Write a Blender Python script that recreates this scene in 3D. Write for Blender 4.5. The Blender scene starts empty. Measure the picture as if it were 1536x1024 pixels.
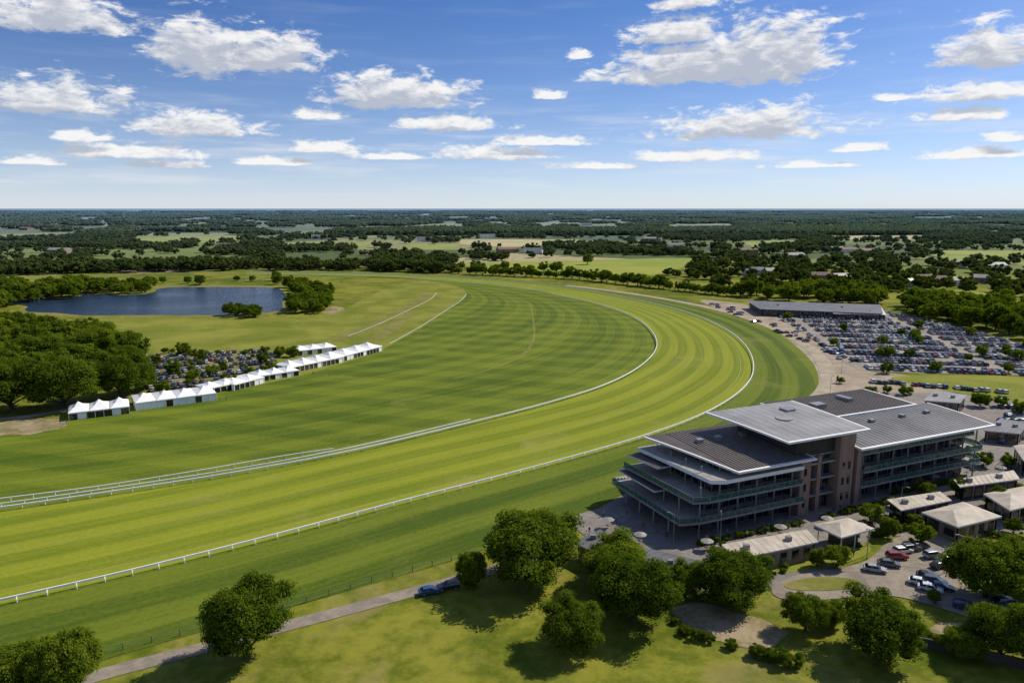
import bpy, bmesh, math, random
import numpy as np
from mathutils import Vector, noise as mnoise
random.seed(7); RS=np.random.RandomState(11)
sc=bpy.context.scene
COL=sc.collection
# ---------------------------------------------------------------- view pixels to ground
H=75.0; FPX=1109.3; PITCH=math.atan(201/FPX); SP,CP=math.sin(PITCH),math.cos(PITCH)
def G(u,v,z=0.0):
    """camera-view pixel -> ground metres (x,y)"""
    dx=(u-768)/FPX; dy=(512-v)/FPX
    t=(H-z)/(SP-CP*dy)
    return (t*dx, t*(CP+SP*dy))
def T(u,v):
    dy=(512-v)/FPX
    return H/(SP-CP*dy)
def GL(l): return [G(*p) for p in l]
# ---------------------------------------------------------------- materials
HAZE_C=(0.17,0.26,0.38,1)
def newmat(name):
    m=bpy.data.materials.new(name); m.use_nodes=True
    nt=m.node_tree; b=nt.nodes['Principled BSDF']; 
    b.inputs['Specular IOR Level'].default_value=0.25
    return m,nt,b
def N(nt,t,**k):
    n=nt.nodes.new(t)
    for a,b in k.items(): setattr(n,a,b)
    return n
def L(nt,a,b): nt.links.new(a,b)
def math_(nt,op,a,b=None,c=None,clamp=False):
    n=N(nt,'ShaderNodeMath',operation=op); n.use_clamp=clamp
    for i,x in enumerate((a,b,c)):
        if x is None: continue
        if isinstance(x,(int,float)): n.inputs[i].default_value=x
        else: L(nt,x,n.inputs[i])
    return n.outputs[0]
def mixc(nt,f,a,b,mode='MIX'):
    n=N(nt,'ShaderNodeMix',data_type='RGBA',blend_type=mode)
    for s,x in ((n.inputs[0],f),(n.inputs[6],a),(n.inputs[7],b)):
        if isinstance(x,(int,float)): s.default_value=x
        elif isinstance(x,tuple): s.default_value=x if len(x)==4 else x+(1,)
        else: L(nt,x,s)
    return n.outputs[2]
def pos(nt): return N(nt,'ShaderNodeNewGeometry').outputs['Position']
def noise(nt,vec,scale,detail=3,rough=.55,dist=0.0):
    n=N(nt,'ShaderNodeTexNoise'); n.inputs['Scale'].default_value=scale
    n.inputs['Detail'].default_value=detail; n.inputs['Roughness'].default_value=rough
    n.inputs['Distortion'].default_value=dist
    if vec is not None: L(nt,vec,n.inputs['Vector'])
    return n.outputs['Fac']
def mapr(nt,x,a,b,c=0.,d=1.,smooth=True):
    n=N(nt,'ShaderNodeMapRange'); n.interpolation_type='SMOOTHSTEP' if smooth else 'LINEAR'
    L(nt,x,n.inputs[0])
    for i,v in enumerate((a,b,c,d)): n.inputs[i+1].default_value=v
    return n.outputs[0]
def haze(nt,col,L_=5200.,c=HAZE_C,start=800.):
    # air haze painted into the surface colour: blue-grey mixed in with distance from origin
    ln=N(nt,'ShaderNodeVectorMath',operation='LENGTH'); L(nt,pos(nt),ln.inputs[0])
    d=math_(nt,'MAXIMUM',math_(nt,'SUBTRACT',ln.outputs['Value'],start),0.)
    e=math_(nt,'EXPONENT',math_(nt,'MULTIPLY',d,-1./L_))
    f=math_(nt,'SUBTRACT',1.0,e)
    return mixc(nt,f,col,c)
def simple(name,c,rough=.7,metal=0.,var=.15,scale=.6,spec=.25):
    m,nt,b=newmat(name)
    f=noise(nt,pos(nt),scale,4)
    dk=tuple(x*(1-var) for x in c); lt=tuple(min(1,x*(1+var)) for x in c)
    L(nt,mixc(nt,mapr(nt,f,.3,.7),dk,lt),b.inputs['Base Color'])
    b.inputs['Roughness'].default_value=rough; b.inputs['Metallic'].default_value=metal
    b.inputs['Specular IOR Level'].default_value=spec
    return m
def turf(name,ca,cb,cdry,w=7.,amt=.5,w2=0.,dry=.55,amp=.7,ang=None):
    m,nt,b=newmat(name)
    uv=N(nt,'ShaderNodeUVMap').outputs[0]; sp=N(nt,'ShaderNodeSeparateXYZ'); L(nt,uv,sp.inputs[0])
    P=pos(nt)
    wob=math_(nt,'MULTIPLY',math_(nt,'SUBTRACT',noise(nt,P,.01,2),.5),5.)
    s=math_(nt,'SINE',math_(nt,'MULTIPLY',math_(nt,'ADD',sp.outputs[1],wob),math.pi/w))
    s=mapr(nt,s,-.45,.45)
    if w2:
        s2=math_(nt,'SINE',math_(nt,'MULTIPLY',sp.outputs[1],math.pi/w2)); s2=mapr(nt,s2,-.6,.6)
        s=math_(nt,'ADD',math_(nt,'MULTIPLY',s,.5),math_(nt,'MULTIPLY',s2,.5))
    if ang is not None:  # straight mowing lanes laid across the middle
        sx=N(nt,'ShaderNodeSeparateXYZ'); L(nt,P,sx.inputs[0])
        q=math_(nt,'ADD',math_(nt,'MULTIPLY',sx.outputs[0],math.sin(ang)),math_(nt,'MULTIPLY',sx.outputs[1],math.cos(ang)))
        s3=mapr(nt,math_(nt,'SINE',math_(nt,'MULTIPLY',q,math.pi/11.)),-.4,.4)
        s=math_(nt,'ADD',math_(nt,'MULTIPLY',s,.62),math_(nt,'MULTIPLY',s3,.38))
    s=math_(nt,'ADD',math_(nt,'MULTIPLY',math_(nt,'SUBTRACT',s,.5),amt),.5)
    big=math_(nt,'MULTIPLY',math_(nt,'SUBTRACT',noise(nt,P,.018,5,.6),.5),1.5*amp)
    st=N(nt,'ShaderNodeMapping'); L(nt,uv,st.inputs[0]); st.inputs['Scale'].default_value=(.012,.6,1)
    strk=math_(nt,'MULTIPLY',math_(nt,'SUBTRACT',noise(nt,st.outputs[0],1.,5,.65),.5),1.9)
    fine=math_(nt,'MULTIPLY',math_(nt,'SUBTRACT',noise(nt,P,.9,4,.7),.5),1.5)
    f=math_(nt,'ADD',math_(nt,'ADD',s,big),math_(nt,'ADD',strk,fine),clamp=True)
    c=mixc(nt,f,ca,cb)
    d=mapr(nt,noise(nt,P,.035,6,.65,.5),dry,dry+.16)
    c=mixc(nt,math_(nt,'MULTIPLY',d,.6),c,cdry)
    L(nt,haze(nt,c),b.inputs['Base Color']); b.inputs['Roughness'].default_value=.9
    b.inputs['Specular IOR Level'].default_value=.1
    return m
M_track=turf('turf_track',(.140,.180,.012),(.250,.270,.022),(.28,.26,.07),w=6,amt=.6)
M_infield=turf('turf_infield',(.062,.102,.007),(.160,.195,.016),(.22,.215,.04),w=8,amt=.9,w2=29,dry=.58,ang=.25)
M_outer=turf('turf_outer',(.058,.096,.008),(.138,.172,.016),(.20,.19,.045),w=8,amt=.65)
def groundmat():
    m,nt,b=newmat('grassland')
    P=pos(nt)
    f=noise(nt,P,.012,6,.62,.6); f2=noise(nt,P,.35,5,.7); f3=noise(nt,P,.05,5,.6,1.2)
    f=math_(nt,'ADD',math_(nt,'MULTIPLY',f,.38),math_(nt,'ADD',math_(nt,'MULTIPLY',f3,.34),math_(nt,'MULTIPLY',f2,.28)))
    near=mixc(nt,mapr(nt,f,.42,.58),(.085,.115,.010),(.230,.225,.030))
    near=mixc(nt,math_(nt,'MULTIPLY',mapr(nt,noise(nt,P,.03,6,.7,1.),.52,.68),.6),near,(.27,.22,.08))
    mp=N(nt,'ShaderNodeMapping'); L(nt,P,mp.inputs[0]); mp.inputs['Scale'].default_value=(.0024,.0024,0); mp.inputs['Rotation'].default_value=(0,0,.5)
    vo=N(nt,'ShaderNodeTexVoronoi'); L(nt,mp.outputs[0],vo.inputs['Vector']); vo.inputs['Scale'].default_value=1
    cr=N(nt,'ShaderNodeValToRGB'); cr.color_ramp.interpolation='CONSTANT'
    sx=N(nt,'ShaderNodeSeparateColor'); L(nt,vo.outputs['Color'],sx.inputs[0]); L(nt,sx.outputs[0],cr.inputs[0])
    e=cr.color_ramp.elements; e[0].position=0; e[0].color=(.08,.11,.02,1); e[1].position=.25; e[1].color=(.16,.195,.035,1)
    for p_,c_ in ((.45,(.10,.13,.025,1)),(.60,(.28,.27,.09,1)),(.76,(.19,.22,.045,1)),(.9,(.42,.36,.18,1))):
        x=e.new(p_); x.color=c_
    far=mixc(nt,mapr(nt,f3,.3,.7,0,.35),cr.outputs[0],(.09,.11,.03))
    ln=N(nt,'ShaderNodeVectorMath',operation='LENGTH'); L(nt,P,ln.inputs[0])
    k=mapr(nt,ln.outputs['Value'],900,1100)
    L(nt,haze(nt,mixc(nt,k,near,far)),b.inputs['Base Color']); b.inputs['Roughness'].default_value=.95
    b.inputs['Specular IOR Level'].default_value=.05
    return m
M_ground=groundmat()
def grassvar(name,a,b_,sc_=.03):
    m,nt,b=newmat(name); P=pos(nt)
    f=math_(nt,'ADD',math_(nt,'MULTIPLY',noise(nt,P,sc_,6,.65,.5),.62),math_(nt,'MULTIPLY',noise(nt,P,.8,4,.7),.38))
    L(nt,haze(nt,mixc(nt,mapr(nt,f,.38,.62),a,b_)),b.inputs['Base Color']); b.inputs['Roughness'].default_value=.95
    b.inputs['Specular IOR Level'].default_value=.05
    return m
M_meadow=grassvar('meadow_grass',(.125,.155,.018),(.245,.245,.045))
M_field=grassvar('field_crop',(.20,.25,.03),(.32,.33,.06),.01)
M_wheat=grassvar('field_wheat',(.40,.35,.14),(.52,.44,.22),.01)
M_dirt=grassvar('bare_dirt',(.17,.15,.06),(.36,.28,.18),.12)
M_worn=grassvar('worn_turf',(.15,.16,.03),(.24,.21,.07),.06)
M_gravel=grassvar('gravel',(.26,.21,.15),(.40,.33,.25),.08)
M_path=grassvar('path_surface',(.30,.25,.18),(.42,.36,.27),.15)
M_cpark=grassvar('car_park_surface',(.22,.195,.16),(.34,.30,.25),.05)
M_lane=grassvar('tarmac_lane',(.20,.17,.135),(.31,.265,.205),.12)
def pavemat():
    m,nt,b=newmat('paving'); P=pos(nt)
    br=N(nt,'ShaderNodeTexBrick'); L(nt,P,br.inputs['Vector']); br.inputs['Scale'].default_value=.35
    br.inputs['Color1'].default_value=(.20,.18,.155,1); br.inputs['Color2'].default_value=(.30,.265,.225,1); br.inputs['Mortar'].default_value=(.14,.125,.11,1)
    br.inputs['Mortar Size'].default_value=.02
    f=noise(nt,P,.06,5,.65)
    L(nt,mixc(nt,mapr(nt,f,.35,.65),mixc(nt,.6,br.outputs[0],(.13,.115,.10)),br.outputs[0]),b.inputs['Base Color']); b.inputs['Roughness'].default_value=.85
    return m
M_pave=pavemat()
def water():
    m,nt,b=newmat('lake_water'); P=pos(nt)
    b.inputs['Base Color'].default_value=(.020,.042,.075,1); b.inputs['Roughness'].default_value=.14; b.inputs['Specular IOR Level'].default_value=.5
    mp=N(nt,'ShaderNodeMapping'); L(nt,P,mp.inputs[0]); mp.inputs['Scale'].default_value=(.10,.22,1)
    n=math_(nt,'MULTIPLY',noise(nt,mp.outputs[0],1.,6,.7),mapr(nt,noise(nt,P,.012,3),.35,.65,.5,1.4)); bp=N(nt,'ShaderNodeBump'); bp.inputs['Strength'].default_value=.8; bp.inputs['Distance'].default_value=1.6
    L(nt,n,bp.inputs['Height']); L(nt,bp.outputs[0],b.inputs['Normal'])
    return m
M_water=water()
M_white=simple('white_paint',(.80,.80,.78),.5,var=.05)
M_whitem=simple('white_render',(.62,.62,.60),.6,var=.1)
M_slab=simple('grey_fascia',(.22,.225,.225),.5,var=.12)
M_tent=simple('marquee_fabric',(.82,.82,.80),.7,var=.04,scale=.3)
M_conc=simple('pale_concrete',(.30,.28,.25),.8,var=.15)
M_roofg=simple('grey_metal_roof',(.145,.14,.14),.5,.0,var=.22,scale=.15,spec=.3)
M_roofl=simple('light_metal_roof',(.27,.265,.255),.5,.0,var=.18,scale=.12,spec=.3)
M_roofb=simple('brown_louvre_roof',(.085,.07,.062),.6,var=.2,scale=.3)
M_rib=simple('roof_rib',(.19,.165,.145),.5,var=.1)
M_tan=simple('tan_membrane_roof',(.46,.40,.32),.7,var=.16,scale=.4)
M_dark=simple('dark_cladding',(.055,.045,.04),.5,var=.2)
M_metal=simple('grey_metal',(.28,.28,.28),.4,.4)
M_wood=simple('timber',(.16,.12,.08),.8,var=.25)
M_bark=simple('bark',(.07,.055,.04),.9,var=.3,scale=3)
M_tyre=simple('tyre',(.02,.02,.02),.8)
M_skin=simple('skin',(.5,.33,.25),.6)
M_tile=simple('roof_tile',(.20,.13,.10),.8,var=.25,scale=.5)
def brick():
    m,nt,b=newmat('brick_pier'); tc=N(nt,'ShaderNodeTexCoord')
    br=N(nt,'ShaderNodeTexBrick'); L(nt,tc.outputs['Object'],br.inputs['Vector']); br.inputs['Scale'].default_value=1.6
    br.inputs['Color1'].default_value=(.25,.15,.115,1); br.inputs['Color2'].default_value=(.34,.22,.17,1); br.inputs['Mortar'].default_value=(.3,.26,.22,1)
    L(nt,mixc(nt,mapr(nt,noise(nt,pos(nt),.5,4),.3,.7,0,.35),br.outputs[0],(.2,.14,.11)),b.inputs['Base Color']); b.inputs['Roughness'].default_value=.85
    return m
M_brick=brick()
def glassmat():
    m,nt,b=newmat('window_glass'); P=pos(nt)
    vo=N(nt,'ShaderNodeTexVoronoi'); vo.inputs['Scale'].default_value=.45; L(nt,P,vo.inputs['Vector'])
    s=N(nt,'ShaderNodeSeparateColor'); L(nt,vo.outputs['Color'],s.inputs[0])
    c=mixc(nt,mapr(nt,s.outputs[0],.4,1.),(.010,.015,.016),(.12,.105,.08))
    L(nt,c,b.inputs['Base Color']); b.inputs['Roughness'].default_value=.06; b.inputs['Specular IOR Level'].default_value=.6
    return m
M_glass=glassmat()
def balus():
    m=bpy.data.materials.new('glass_balustrade'); m.use_nodes=True; nt=m.node_tree; nt.nodes.clear()
    o=N(nt,'ShaderNodeOutputMaterial'); mx=N(nt,'ShaderNodeMixShader'); tr=N(nt,'ShaderNodeBsdfTransparent'); p=N(nt,'ShaderNodeBsdfPrincipled')
    tr.inputs[0].default_value=(.45,.72,.62,1); p.inputs['Base Color'].default_value=(.06,.15,.125,1); p.inputs['Roughness'].default_value=.08
    mx.inputs[0].default_value=.5; L(nt,tr.outputs[0],mx.inputs[1]); L(nt,p.outputs[0],mx.inputs[2]); L(nt,mx.outputs[0],o.inputs[0]); return m
M_bal=balus()
def carpaint():
    m,nt,b=newmat('car_paint'); oi=N(nt,'ShaderNodeObjectInfo'); cr=N(nt,'ShaderNodeValToRGB'); cr.color_ramp.interpolation='CONSTANT'
    L(nt,oi.outputs['Random'],cr.inputs[0]); e=cr.color_ramp.elements
    e[0].position=0; e[0].color=(.7,.7,.7,1); e[1].position=.16; e[1].color=(.33,.34,.36,1)
    for p_,c_ in ((.32,(.02,.02,.022,1)),(.52,(.09,.10,.11,1)),(.66,(.03,.07,.18,1)),(.8,(.015,.03,.07,1)),(.88,(.25,.02,.02,1)),(.92,(.45,.42,.38,1)),(.97,(.04,.12,.09,1))):
        x=e.new(p_); x.color=c_
    L(nt,cr.outputs[0],b.inputs['Base Color']); b.inputs['Roughness'].default_value=.3; b.inputs['Metallic'].default_value=.1
    b.inputs['Coat Weight'].default_value=.5; b.inputs['Coat Roughness'].default_value=.08; b.inputs['Specular IOR Level'].default_value=.4
    return m
M_paint=carpaint()
def cloth():
    m,nt,b=newmat('clothing'); oi=N(nt,'ShaderNodeObjectInfo'); cr=N(nt,'ShaderNodeValToRGB'); cr.color_ramp.interpolation='CONSTANT'
    L(nt,oi.outputs['Random'],cr.inputs[0]); e=cr.color_ramp.elements
    e[0].color=(.04,.05,.08,1); e[1].position=.3; e[1].color=(.5,.5,.48,1)
    for p_,c_ in ((.5,(.25,.05,.05,1)),(.65,(.1,.15,.3,1)),(.8,(.3,.25,.18,1))): x=e.new(p_); x.color=c_
    L(nt,cr.outputs[0],b.inputs['Base Color']); b.inputs['Roughness'].default_value=.9; return m
M_cloth=cloth()
def leafmat(name,a,b_,hz=True,tr=.3):
    m=bpy.data.materials.new(name); m.use_nodes=True; nt=m.node_tree; nt.nodes.clear()
    o=N(nt,'ShaderNodeOutputMaterial'); tc=N(nt,'ShaderNodeTexCoord'); oi=N(nt,'ShaderNodeObjectInfo')
    n1=noise(nt,tc.outputs['Object'],9.,5,.7); 
    f=math_(nt,'ADD',math_(nt,'MULTIPLY',mapr(nt,n1,.35,.65),.5),math_(nt,'MULTIPLY',oi.outputs['Random'],.5))
    c=mixc(nt,f,a,b_)
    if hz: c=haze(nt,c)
    d=N(nt,'ShaderNodeBsdfDiffuse'); t=N(nt,'ShaderNodeBsdfTranslucent'); mx=N(nt,'ShaderNodeMixShader'); mx.inputs[0].default_value=tr
    L(nt,c,d.inputs[0]); L(nt,mixc(nt,1.,c,(1.3,1.4,.55),'MULTIPLY'),t.inputs[0]); L(nt,d.outputs[0],mx.inputs[1]); L(nt,t.outputs[0],mx.inputs[2]); L(nt,mx.outputs[0],o.inputs[0])
    return m
M_leaf=leafmat('foliage',(.042,.080,.008),(.200,.255,.022),tr=.40)
M_core=leafmat('foliage_core',(.012,.022,.004),(.022,.036,.007),tr=.05)  # dark blobs added inside the crowns to block light
M_leaff=leafmat('foliage_far',(.040,.064,.014),(.110,.135,.024),tr=.3)
# ---------------------------------------------------------------- mesh helpers
def link(o,parent=None):
    COL.objects.link(o)
    if parent: o.parent=parent
    return o
def empty(name,loc=(0,0,0),rz=0.):
    o=bpy.data.objects.new(name,None); o.location=loc; o.rotation_euler=(0,0,rz); o.empty_display_size=1; COL.objects.link(o); return o
class MB:
    def __init__(s): s.v=[]; s.f=[]; s.m=[]; s.mats=[]
    def mi(s,mat):
        if mat not in s.mats: s.mats.append(mat)
        return s.mats.index(mat)
    def add(s,vs,fs,mat):
        o=len(s.v); s.v+= [tuple(v) for v in vs]; s.f+=[[i+o for i in f] for f in fs]; s.m+=[s.mi(mat)]*len(fs)
    def box(s,x0,x1,y0,y1,z0,z1,mat):
        s.add([(x0,y0,z0),(x1,y0,z0),(x1,y1,z0),(x0,y1,z0),(x0,y0,z1),(x1,y0,z1),(x1,y1,z1),(x0,y1,z1)],
              [(3,2,1,0),(4,5,6,7),(0,1,5,4),(1,2,6,5),(2,3,7,6),(3,0,4,7)],mat)
    def prism(s,poly,z0,z1,mat,top=None):
        n=len(poly); a=[(x,y,z0) for x,y in poly]; b=[(x,y,z1) for x,y in poly]
        s.add(a+b,[tuple(range(n-1,-1,-1))]+[(i,(i+1)%n,n+(i+1)%n,n+i) for i in range(n)],mat)
        s.add(b,[tuple(range(n))],top or mat)
    def cyl(s,p0,p1,r0,r1,mat,n=8):
        p0=Vector(p0);p1=Vector(p1); d=(p1-p0).normalized(); a=d.orthogonal().normalized(); b=d.cross(a)
        vs=[];
        for p,r in ((p0,r0),(p1,r1)):
            for i in range(n):
                t=2*math.pi*i/n; vs.append(p+a*math.cos(t)*r+b*math.sin(t)*r)
        s.add(vs,[(i,(i+1)%n,n+(i+1)%n,n+i) for i in range(n)]+[tuple(range(n,2*n)),tuple(range(n-1,-1,-1))],mat)
    def mesh(s,name):
        me=bpy.data.meshes.new(name); me.from_pydata(s.v,[],s.f)
        for m in s.mats: me.materials.append(m)
        me.polygons.foreach_set('material_index',s.m); me.update(); return me
    def obj(s,name,parent=None,loc=(0,0,0),rz=0.):
        o=bpy.data.objects.new(name,s.mesh(name)); o.location=loc; o.rotation_euler=(0,0,rz); link(o,parent); return o
def crom(P,k=8):
    P=[np.array(p,float) for p in P]; n=len(P); out=[]
    for i in range(n-1):
        p0=P[max(i-1,0)];p1=P[i];p2=P[i+1];p3=P[min(i+2,n-1)]
        for j in range(k):
            t=j/k; out.append(.5*((2*p1)+(-p0+p2)*t+(2*p0-5*p1+4*p2-p3)*t*t+(-p0+3*p1-3*p2+p3)*t**3))
    out.append(P[-1])
    return np.array(out)
def chaikin(P,it=3):
    P=[np.array(p,float) for p in P]
    for _ in range(it):
        Q=[]
        for i in range(len(P)):
            a=P[i];b=P[(i+1)%len(P)]; Q+=[a*.75+b*.25,a*.25+b*.75]
        P=Q
    return P
from mathutils.geometry import tessellate_polygon
def sheet(name,pts,z,mat,smooth=3,jit=0.):
    pts=chaikin(pts,smooth) if smooth else [np.array(p,float) for p in pts]
    if jit:
        Q=[]
        for i in range(len(pts)):
            a=pts[i];b=pts[(i+1)%len(pts)]; l=np.linalg.norm(b-a); k=max(1,min(8,int(l/(jit*2))))
            for j in range(k): Q.append(a+(b-a)*j/k)
        pts=[q+np.array([mnoise.noise(Vector((q[0]*.35/jit,q[1]*.35/jit,0))),mnoise.noise(Vector((q[0]*.35/jit,q[1]*.35/jit,7)))])*jit for q in Q]
    tr=tessellate_polygon([[Vector((p[0],p[1],0)) for p in pts]]); F=[]
    for t in tr:
        a,b_,c=[pts[i] for i in t]; ar=(b_[0]-a[0])*(c[1]-a[1])-(b_[1]-a[1])*(c[0]-a[0])
        if abs(ar)<1e-6: continue
        F.append(tuple(t) if ar>0 else (t[0],t[2],t[1]))
    me=bpy.data.meshes.new(name); me.from_pydata([(p[0],p[1],z) for p in pts],[],F); me.update(); me.materials.append(mat)
    return link(bpy.data.objects.new(name,me))
def strip(name,Pa,Pb,z,mat,ns=1):
    """surface between two matching curves with uv metres"""
    n=len(Pa); Pa=np.array(Pa);Pb=np.array(Pb); v=[];uv=[]
    al=np.concatenate([[0],np.cumsum(np.linalg.norm(np.diff((Pa+Pb)/2,axis=0),axis=1))])
    for i in range(n):
        w=np.linalg.norm(Pb[i]-Pa[i])
        for j in range(ns+1):
            t=j/ns; p=Pa[i]*(1-t)+Pb[i]*t; v.append((p[0],p[1],z)); uv.append((al[i],t*w))
    f=[]
    for i in range(n-1):
        for j in range(ns):
            a=i*(ns+1)+j; f.append((a,a+1,a+ns+2,a+ns+1))
    me=bpy.data.meshes.new(name); me.from_pydata(v,[],f); ul=me.uv_layers.new(name='UVMap')
    for l in me.loops: ul.data[l.index].uv=uv[l.vertex_index]
    me.materials.append(mat); me.update()
    if me.polygons[0].normal.z<0: me.flip_normals()
    return link(bpy.data.objects.new(name,me))
def offset(P,d):
    P=np.array(P); t=np.gradient(P,axis=0); t/=np.linalg.norm(t,axis=1)[:,None]+1e-9
    return P+np.stack([-t[:,1],t[:,0]],1)*d
def ribbon(name,P,w,z,mat): return strip(name,offset(P,-w/2),offset(P,w/2),z,mat)
def resample(P,step):
    P=np.array(P); s=np.concatenate([[0],np.cumsum(np.linalg.norm(np.diff(P,axis=0),axis=1))])
    q=np.arange(0,s[-1],step); return np.stack([np.interp(q,s,P[:,0]),np.interp(q,s,P[:,1])],1)
def inpoly(x,y,poly):
    c=False; n=len(poly); j=n-1
    for i in range(n):
        xi,yi=poly[i][0],poly[i][1]; xj,yj=poly[j][0],poly[j][1]
        if (yi>y)!=(yj>y) and x<(xj-xi)*(y-yi)/(yj-yi)+xi: c=not c
        j=i
    return c
# ---------------------------------------------------------------- ground
b=MB(); R=45000.
nr=[-R,-4000,-1000,1000,4000,R]
b.add([(x,y,0) for y in nr for x in nr],[(j*6+i,j*6+i+1,(j+1)*6+i+1,(j+1)*6+i) for j in range(5) for i in range(5)],M_ground)
b.obj('ground')
rows=[((-300,975),(-300,806),(-300,700),(-300,1120)),((0,908),(0,767),(0,655),(0,1035)),((200,862),(180,741),(150,618),(250,962)),
((400,812),(350,714),(280,600),(480,898)),((600,758),(520,682),(400,575),(700,833)),((800,706),(680,644),(490,553),(880,768)),
((960,660),(820,608),(560,530),(1010,700)),((1060,622),(910,579),(600,510),(1140,645)),((1115,586),(963,550),(640,487),(1208,608)),
((1131,553),(985,522),(672,464),(1228,573)),((1118,520),(976,497),(695,447),(1214,538)),((1085,494),(948,476),(700,438),(1172,505)),
((1030,470),(900,458),(690,431),(1105,477)),((960,452),(845,445),(670,426),(1025,456)),((880,437),(790,434),(640,421),(930,440)),
((790,425),(720,426),(600,417),(820,425)),((700,417.5),(640,419.5),(540,415),(720,415.5)),((600,412.5),(560,415),(470,413.5),(600,410.5)),
((500,410),(470,412.6),(400,412.2),(490,408.5)),((370,409),(370,411.2),(320,411.5),(370,407.5))]
A=crom([G(*r[0]) for r in rows],14); B=crom([G(*r[1]) for r in rows],14); I=crom([G(*r[2]) for r in rows],14); O=crom([G(*r[3]) for r in rows],14)
strip('infield_turf',B,I,.04,M_infield,10); strip('racetrack_turf',A,B,.062,M_track,6); strip('outer_turf',A,O,.082,M_outer,4)
sheet('meadow',GL([(-300,500),(0,480),(150,478),(340,478),(440,478),(505,470),(560,440),(620,420),(680,425),(705,440),(690,460),(640,490),(560,530),(480,556),(400,578),(300,600),(210,605),(0,560),(-300,580)]),.018,M_meadow,1)
M_line=simple('worn_line',(.30,.29,.10),.9)
for fr,w in ((.12,.35),(.5,.25)):
    P=A*(1-fr)+B*fr; ribbon('turf_line',P[:150],w*.8,.095,M_line)
ribbon('course_line',crom(GL([(700,441),(690,452),(668,466),(635,487),(600,507),(585,515)]),8),.5,.1,M_whitem)
ribbon('course_line',crom(GL([(655,439),(645,449),(615,464),(570,485),(522,504)]),8),.5,.1,M_whitem)
ribbon('worn_path',crom(GL([(795,455),(800,480),(800,510),(780,535),(730,555),(680,568)]),8),1.2,.08,M_worn)
ribbon('worn_path',crom(GL([(640,440),(620,457),(580,478),(540,496),(500,512)]),8),9,.046,M_worn)
sheet('bare_ground',GL([(610,470),(630,466),(590,500),(560,515),(540,516),(570,495)]),.052,M_worn,3,3.)
sheet('bare_ground',GL([(0,632),(50,625),(110,630),(90,645),(40,652),(-60,655)]),.075,M_dirt,3,2.)
sheet('bare_ground',GL([(500,458),(520,462),(500,472),(480,470)]),.052,M_dirt,3,3.)
ribbon('lane',crom(GL([(-200,1130),(60,1045),(150,1012),(330,965),(500,920),(640,882),(720,860),(800,838),(860,815)]),8),3.6,.092,M_lane)
ribbon('perimeter_road',crom(GL([(1180,640),(1216,607),(1240,580),(1240,555),(1222,528),(1182,502),(1130,480),(1070,463),(1000,449),(930,438),(850,428)]),8),7,.11,M_path)
ribbon('lane',crom(GL([(-100,640),(0,629),(60,622),(110,612)]),6),4,.085,M_path)
sheet('gravel_yard',GL([(1040,447),(1110,455),(1170,466),(1250,498),(1310,545),(1300,580),(1235,600),(1215,560),(1200,520),(1150,488),(1080,465)]),.03,M_gravel,1)
CP_=GL([(1160,472),(1330,468),(1440,492),(1620,540),(1680,575),(1536,563),(1400,560),(1290,556),(1245,530),(1215,505)])
sheet('car_park',CP_,.102,M_cpark,0)
sheet('gravel_yard',GL([(1240,565),(1300,555),(1420,570),(1536,572),(1700,590),(1700,600),(1440,585),(1330,600),(1240,600)]),.05,M_gravel,1)
sheet('verge',GL([(1320,566),(1400,562),(1540,564),(1720,590),(1720,625),(1540,606),(1450,592),(1380,578)]),.12,M_meadow,2)
sheet('plaza',GL([(845,778),(900,762),(945,735),(1060,655),(1215,612),(1300,588),(1430,590),(1700,620),(1760,800),(1536,800),(1310,805),(1250,852),(1130,892),(1040,885),(930,845)]),.100,M_pave,0)
sheet('forecourt_road',GL([(1150,885),(1190,862),(1260,852),(1305,842),(1335,806),(1400,795),(1450,825),(1430,868),(1480,895),(1560,925),(1560,950),(1470,932),(1400,908),(1330,890),(1240,900),(1175,902)]),.125,M_lane)
sheet('grass_island',GL([(1170,878),(1200,868),(1250,865),(1295,871),(1285,882),(1240,887),(1190,886)]),.2,M_worn)
sheet('bare_ground',GL([(1005,905),(1060,902),(1120,925),(1185,945),(1175,965),(1130,977),(1060,955),(1018,935)]),.056,M_dirt,3,1.2)
sheet('bare_ground',GL([(1400,930),(1470,935),(1500,955),(1440,960),(1390,945)]),.056,M_dirt,3,1.2)
sheet('grass_verge',GL([(1110,850),(1220,825),(1300,812),(1310,830),(1260,848),(1180,862)]),.14,M_meadow)
lake=GL([(-150,452),(45,455),(30,466),(110,472.5),(230,473),(340,472.5),(420,467),(432,455),(425,437),(418,431),(330,430),(236,431),(232,440),(180,443),(135,440),(110,448)])
sheet('lake_bank',GL([(-200,449),(40,452),(20,470),(110,475.5),(230,476),(345,475.5),(430,470),(445,455),(432,434),(420,428.5),(330,427.5),(232,428),(226,437),(180,440),(130,437),(100,445)]),.024,M_worn,2,7.)
sheet('lake',lake,.06,M_water,2,6.)
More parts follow.
